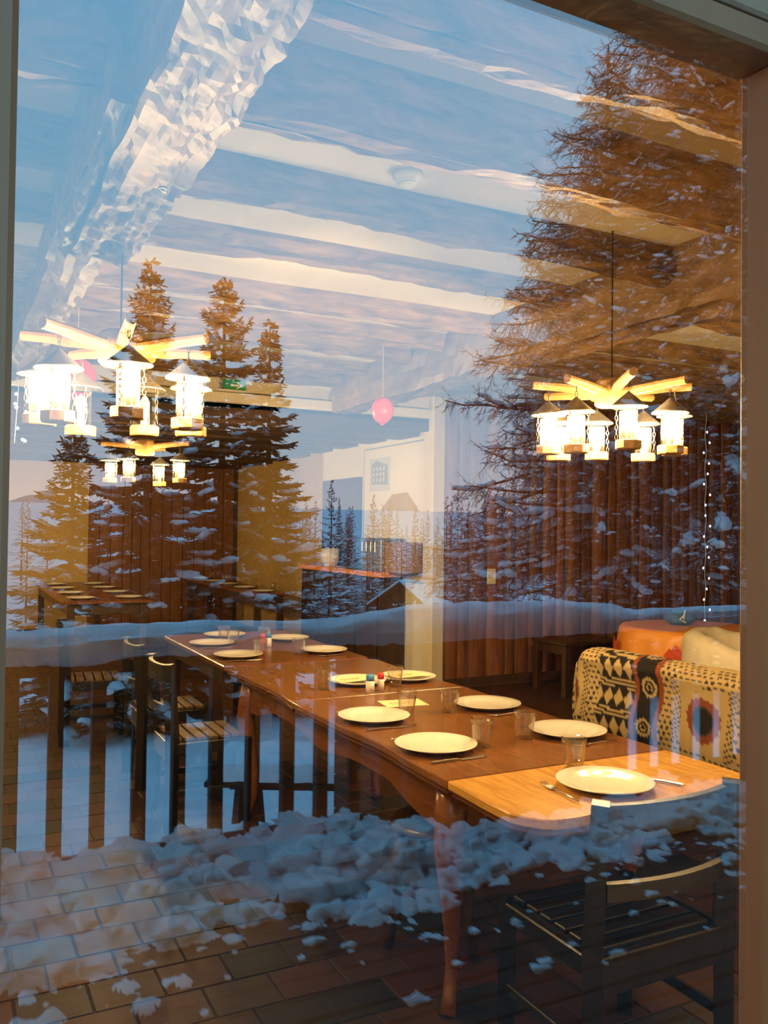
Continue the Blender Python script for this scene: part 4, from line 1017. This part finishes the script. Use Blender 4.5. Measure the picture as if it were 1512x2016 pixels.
spruce('spruce_tree', 6.00, 1.30, 3, 'tall snowy spruce, left one of the two high tops reflected in the pane', (2.29, -10.6, gz(2.29, -10.6)))
spruce('spruce_tree', 6.15, 1.42, 5, 'tall snowy spruce, right one of the two high tops reflected in the pane', (3.45, -11.2, gz(3.45, -11.2)))
spruce('spruce_tree', 5.45, 0.95, 8, 'slim snowy spruce just right of the two tall ones', (4.02, -10.9, gz(4.02, -10.9)))
spruce('spruce_tree', 3.80, 1.05, 9, 'shorter broad snowy spruce left of the two tall ones', (1.44, -11.0, gz(1.44, -11.0)))
spruce('spruce_tree', 3.6, 0.95, 12, 'small spruce loaded with snow before the big larch', (11.3, -11.2, gz(11.3, -11.2)), 1.0, 1.3)

def larch(name, h, rb, seed, label, loc, group=None, z0=1.5):
    rr = random.Random(seed); t = thing(name, label, 'tree', loc, rr.uniform(0, 6), group)
    MB().tube([(0, 0, -0.2), (0.05, 0.02, h*0.3), (-0.03, 0.04, h*0.65), (0, 0, h)], [0.14, 0.11, 0.07, 0.02], 10, jit=0.25).build('trunk', M_bark, t, True)
    tw = MB(); s_ = MB(); br = MB(); nb = int(h*18)
    for i in range(nb):
        u_ = i/nb; z = z0 + (h - z0)*u_*0.985; L = rb*(1 - u_)**0.75*rr.uniform(0.62, 1.10) + 0.12; a = i*2.399 + rr.uniform(-.5, .5)
        d = Vector((cos(a), sin(a), 0)); sd = Vector((-sin(a), cos(a), 0)); pts = []; bend = rr.uniform(-.25, .25); lf = rr.uniform(-0.30, 0.48)*(0.5 + 0.6*u_); NP = 9
        for k in range(NP):
            q = k/(NP-1); pts.append(Vector((0, 0, z)) + d*(L*q) + sd*(L*bend*q*q) + Vector((0, 0, L*(lf*q - 0.42*q*q + 0.30*q**3.2))) + Vector((rr.uniform(-1, 1), rr.uniform(-1, 1), rr.uniform(-1, 1)))*(0.018*L*q))
        br.tube(pts, [0.030*L**0.6*(1 - 0.86*k/(NP-1)) + 0.003 for k in range(NP)], 5, False)
        nt2 = int(L*17)
        for k in range(nt2):
            q = 0.15 + 0.85*k/nt2 + rr.uniform(-.02, .02); q = min(0.99, q); jj = int(q*(NP-1)); p = pts[jj].lerp(pts[jj+1], q*(NP-1) - jj); dl = (pts[jj+1] - pts[jj]).normalized()
            sg = 1 if k % 2 else -1; l = rr.uniform(0.22, 0.95)*(1.12 - 0.55*q)*min(1, L*0.6 + 0.25)
            dd = (dl*rr.uniform(0.4, 1.0) + sd*sg*rr.uniform(0.1, 1.0) + Vector((0, 0, rr.uniform(-1.7, 0.6)))).normalized()
            m1 = p + dd*l*0.5 + Vector((0, 0, -0.06*l)); e = p + dd*l + Vector((0, 0, rr.uniform(-.1, .18)*l))
            tw.tube([p, m1, e], [0.0080, 0.0062, 0.003], 3, False)
            for c_ in range(7):
                w_ = 0.16 + 0.12*c_; b = p.lerp(m1, w_*2) if w_ < 0.5 else m1.lerp(e, w_*2 - 1)
                d2 = (dd*0.6 + Vector((rr.uniform(-1, 1), rr.uniform(-1, 1), rr.uniform(-.9, .6)))).normalized()
                tw.tube([b, b + d2*l*rr.uniform(0.18, 0.42)], [0.0052, 0.0022], 3, False)
            if rr.random() < 0.17: s_.blob(m1 + Vector((0, 0, 0.012)), (l*0.20, 0.036, 0.026), 0, 0.4, rr.uniform(0, 50), Matrix.Rotation(atan2(dd.y, dd.x), 3, 'Z'))
        q = rr.uniform(0.1, 0.4)
        while q < 0.97:
            jj = int(q*(NP-1)); p = pts[jj].lerp(pts[jj+1], q*(NP-1) - jj); ax = (pts[jj+1] - pts[jj]).normalized()
            ay = Vector((0, 0, 1)).cross(ax).normalized(); Mx = Matrix((ax, ay, ax.cross(ay))).transposed(); r_ = rr.uniform(0.015, 0.06)*(0.6 + 0.25*L)*(1.3 if u_ < 0.3 else 0.9)
            s_.blob(p + Vector((0, 0, r_*0.6)), (r_*2.0, r_*0.85, r_*0.62), 1, 0.85, rr.uniform(0, 90), Mx)
            q += rr.uniform(0.04, 0.15)
    br.build('branches', M_bark, t); tw.build('twigs', M_twig, t); s_.build('snow_load', M_snow, t, True)
    t.children[0]
    for o_ in t.children:
        if o_.name.split('.')[0] in ('branches', 'twigs', 'snow_load'): o_['kind'] = 'stuff'
    return t
lar = larch('larch_tree', 15.0, 4.5, 21, 'big bare larch with snowy twigs filling the right of the pane', (11.4, -9.3, gz(11.4, -9.3)), None, 2.5)
G4 = 'larches behind the big one'
for x, y, rz, s_, l in ((12.5, -10.9, 1.2, 0.92, 'bare snowy larch close behind the big larch, a little lower'), (9.9, -10.6, 2.2, 0.72, 'smaller bare snowy larch left of the big larch'), (16.5, -15.0, 2.6, 1.0, 'bare snowy larch behind the big larch, in line with its trunk'),
                        (19.5, -12.4, 4.1, 1.05, 'bare snowy larch behind the big larch, at the right edge')):
    dup(lar, (x, y, gz(x, y)), rz, l, G4, s_)
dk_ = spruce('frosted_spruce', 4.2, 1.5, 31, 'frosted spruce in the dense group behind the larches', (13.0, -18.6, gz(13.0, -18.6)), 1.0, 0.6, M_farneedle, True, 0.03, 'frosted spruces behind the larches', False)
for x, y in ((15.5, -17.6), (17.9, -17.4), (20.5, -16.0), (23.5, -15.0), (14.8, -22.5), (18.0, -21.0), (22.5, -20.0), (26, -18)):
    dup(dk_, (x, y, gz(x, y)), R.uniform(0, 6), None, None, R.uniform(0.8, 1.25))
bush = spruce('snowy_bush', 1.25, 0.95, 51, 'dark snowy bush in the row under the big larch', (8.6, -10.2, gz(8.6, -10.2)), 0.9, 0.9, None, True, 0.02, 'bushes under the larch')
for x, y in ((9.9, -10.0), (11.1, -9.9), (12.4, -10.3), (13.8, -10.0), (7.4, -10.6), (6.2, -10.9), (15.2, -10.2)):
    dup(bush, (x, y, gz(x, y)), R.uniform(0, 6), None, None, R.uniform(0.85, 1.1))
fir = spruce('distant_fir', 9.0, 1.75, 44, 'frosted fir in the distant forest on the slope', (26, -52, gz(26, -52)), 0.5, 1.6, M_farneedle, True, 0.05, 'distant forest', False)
rf = random.Random(5); cnt = 0
while cnt < 120:
    a = radians(rf.uniform(4, 62)) if cnt < 40 else az_of(rf.uniform(560, 1010)); d = rf.uniform(44, 88) if cnt % 3 else rf.uniform(38, 60); x, y = d*sin(a), -d*cos(a)
    if 32 < d < 48 and abs(a - az_of(810)) < 0.075: continue
    if rf.random() < 0.0: continue
    dup(fir, (x, y, gz(x, y)), rf.uniform(0, 6), None, None, (rf.uniform(0.5, 0.95),)*2 + (rf.uniform(0.55, 1.0),)); cnt += 1

# ================================================================== hut in the valley
hut = thing('wooden_hut', 'brown gabled hut with a snow covered roof down the slope', 'hut', (19.15, -34.6, -5.2))
vd = Vector((19.15, -34.6 - 0.6, 0)).normalized()                     # away from the terrace
gx = Matrix.Rotation(radians(52), 3, 'Z') @ vd                         # the ridge runs away and to the side
hut.rotation_euler = (0, 0, atan2(gx.y, gx.x))
W, LN, HE, HA = 2.3, 6.0, 3.15, 4.3
wl = MB(); wl.add([(0, -W, 0), (0, W, 0), (0, W, HE), (0, 0, HA - 0.05), (0, -W, HE), (LN, -W, 0), (LN, W, 0), (LN, W, HE), (LN, 0, HA - 0.05), (LN, -W, HE)], [(0, 4, 3, 2, 1), (5, 6, 7, 8, 9), (0, 5, 9, 4), (1, 2, 7, 6)])
wl.build('walls', M_hutwood, hut)
yy = -W
while yy < W - 0.05:
    top = HE + (HA - HE)*(1 - abs(yy + 0.14)/W) - 0.12
    MB().cbox(-0.05, -0.002, yy + 0.01, yy + 0.27, 0, max(HE - 0.1, top), 0.01).build('gable_board', M_hutwood, hut); yy += 0.28
for s_ in (-1, 1):
    sl = sqrt((W + 0.35)**2 + ((HA - HE)*(W + 0.35)/W)**2); an = atan2(HA - HE, W)
    Mr = Matrix.Translation((0, 0, HA)) @ Matrix.Rotation(-s_*an, 4, 'X')
    MB().cbox(-0.45, LN + 0.3, 0 if s_ > 0 else -sl, sl if s_ > 0 else 0, -0.06, 0.0, 0.01, Mr).build('roof_slope', M_hutwood, hut)
    MB().cbox(-0.43, LN + 0.28, -0.02 if s_ > 0 else -sl + 0.02, sl - 0.02 if s_ > 0 else 0.02, 0.0, 0.13, 0.05, Mr).build('roof_snow', M_snow, hut)

# ================================================================== things just beyond the railing
ls = thing('log_bin', 'low dark timber bin standing behind the middle of the railing', 'bin', (3.02, -3.95, -1.05))
for k in range(9): MB().cbox(-0.86, 0.86, 0.30, 0.33, 0.02 + k*0.205, 0.02 + k*0.205 + 0.198, 0.004).build('side_board', M_rail, ls)
for k in range(9): MB().cbox(-0.86, 0.86, -0.33, -0.30, 0.02 + k*0.205, 0.02 + k*0.205 + 0.198, 0.004).build('side_board', M_rail, ls)
for x in (-0.86, 0.83):
    for k in range(9): MB().cbox(x, x + 0.03, -0.30, 0.30, 0.02 + k*0.205, 0.02 + k*0.205 + 0.198, 0.004).build('end_board', M_rail, ls)
MB().cbox(-0.92, 0.92, -0.38, 0.38, 1.865, 1.90, 0.006).build('lid', M_rail, ls)
m = MB(); m.grid(50, 22, lambda u, v: (-0.9 + 1.8*u, -0.36 + 0.72*v, 1.90 + 0.07*(min(u, 1-u, v, 1-v) > 0.03) + 0.015*fbm(u*4, v*2, 1.5)))
m.build('lid_snow', M_snow, ls, True)
pt = thing('picnic_table', 'dark picnic table with snow on top, beyond the railing', 'picnic table', (2.52, -5.3, -1.02), radians(28))
for k in range(5): MB().cbox(-0.8, 0.8, -0.36 + k*0.146, -0.222 + k*0.146, 0.70, 0.74, 0.005).build('top_board', M_rail, pt)
for s_ in (-1, 1):
    MB().cbox(-0.8, 0.8, s_*0.68 - 0.12, s_*0.68 + 0.12, 0.41, 0.45, 0.005).build('bench_board', M_rail, pt)
    m = MB(); m.grid(40, 10, lambda u, v: (-0.79 + 1.58*u, s_*0.68 - 0.115 + 0.23*v, 0.45 + 0.09*(min(u*2, (1-u)*2, v, 1-v) > 0.06) + 0.02*fbm(u*4, v, 2)))
    m.build('bench_snow', M_snow, pt, True)
    MB().cbox(s_*0.6 - 0.03, s_*0.6 + 0.03, -0.68, 0.68, 0.35, 0.41, 0.004).build('cross_beam', M_rail, pt)
    for q in (-1, 1): MB().tube([(s_*0.55, q*0.62, 0), (s_*0.55, q*0.25, 0.70)], 0.05, 4).build('leg', M_rail, pt)
m = MB(); m.grid(50, 24, lambda u, v: (-0.79 + 1.58*u, -0.355 + 0.71*v, 0.74 + 0.12*(min(u*2, (1-u)*2, v, 1-v) > 0.04) + 0.02*fbm(u*4, v*2, 2)))
m.build('top_snow', M_snow, pt, True)
bpy.context.view_layer.update()

# each tree of the two small rows behind the terrace gets its own place in its row
for nm, txt in (('snowy_bush', 'dark snowy bush under the big larch, %s from the left in the row'), ('frosted_spruce', 'frosted spruce behind the larches, %s from the left')):
    row = [o_ for o_ in sc.objects if o_.parent is None and o_.name.split('.')[0] == nm]
    row.sort(key=lambda o_: atan2(o_.location.x, -o_.location.y + 0.6))
    for o_, w_ in zip(row, ('first', 'second', 'third', 'fourth', 'fifth', 'sixth', 'seventh', 'eighth', 'ninth', 'tenth', 'eleventh')): o_['label'] = txt % w_
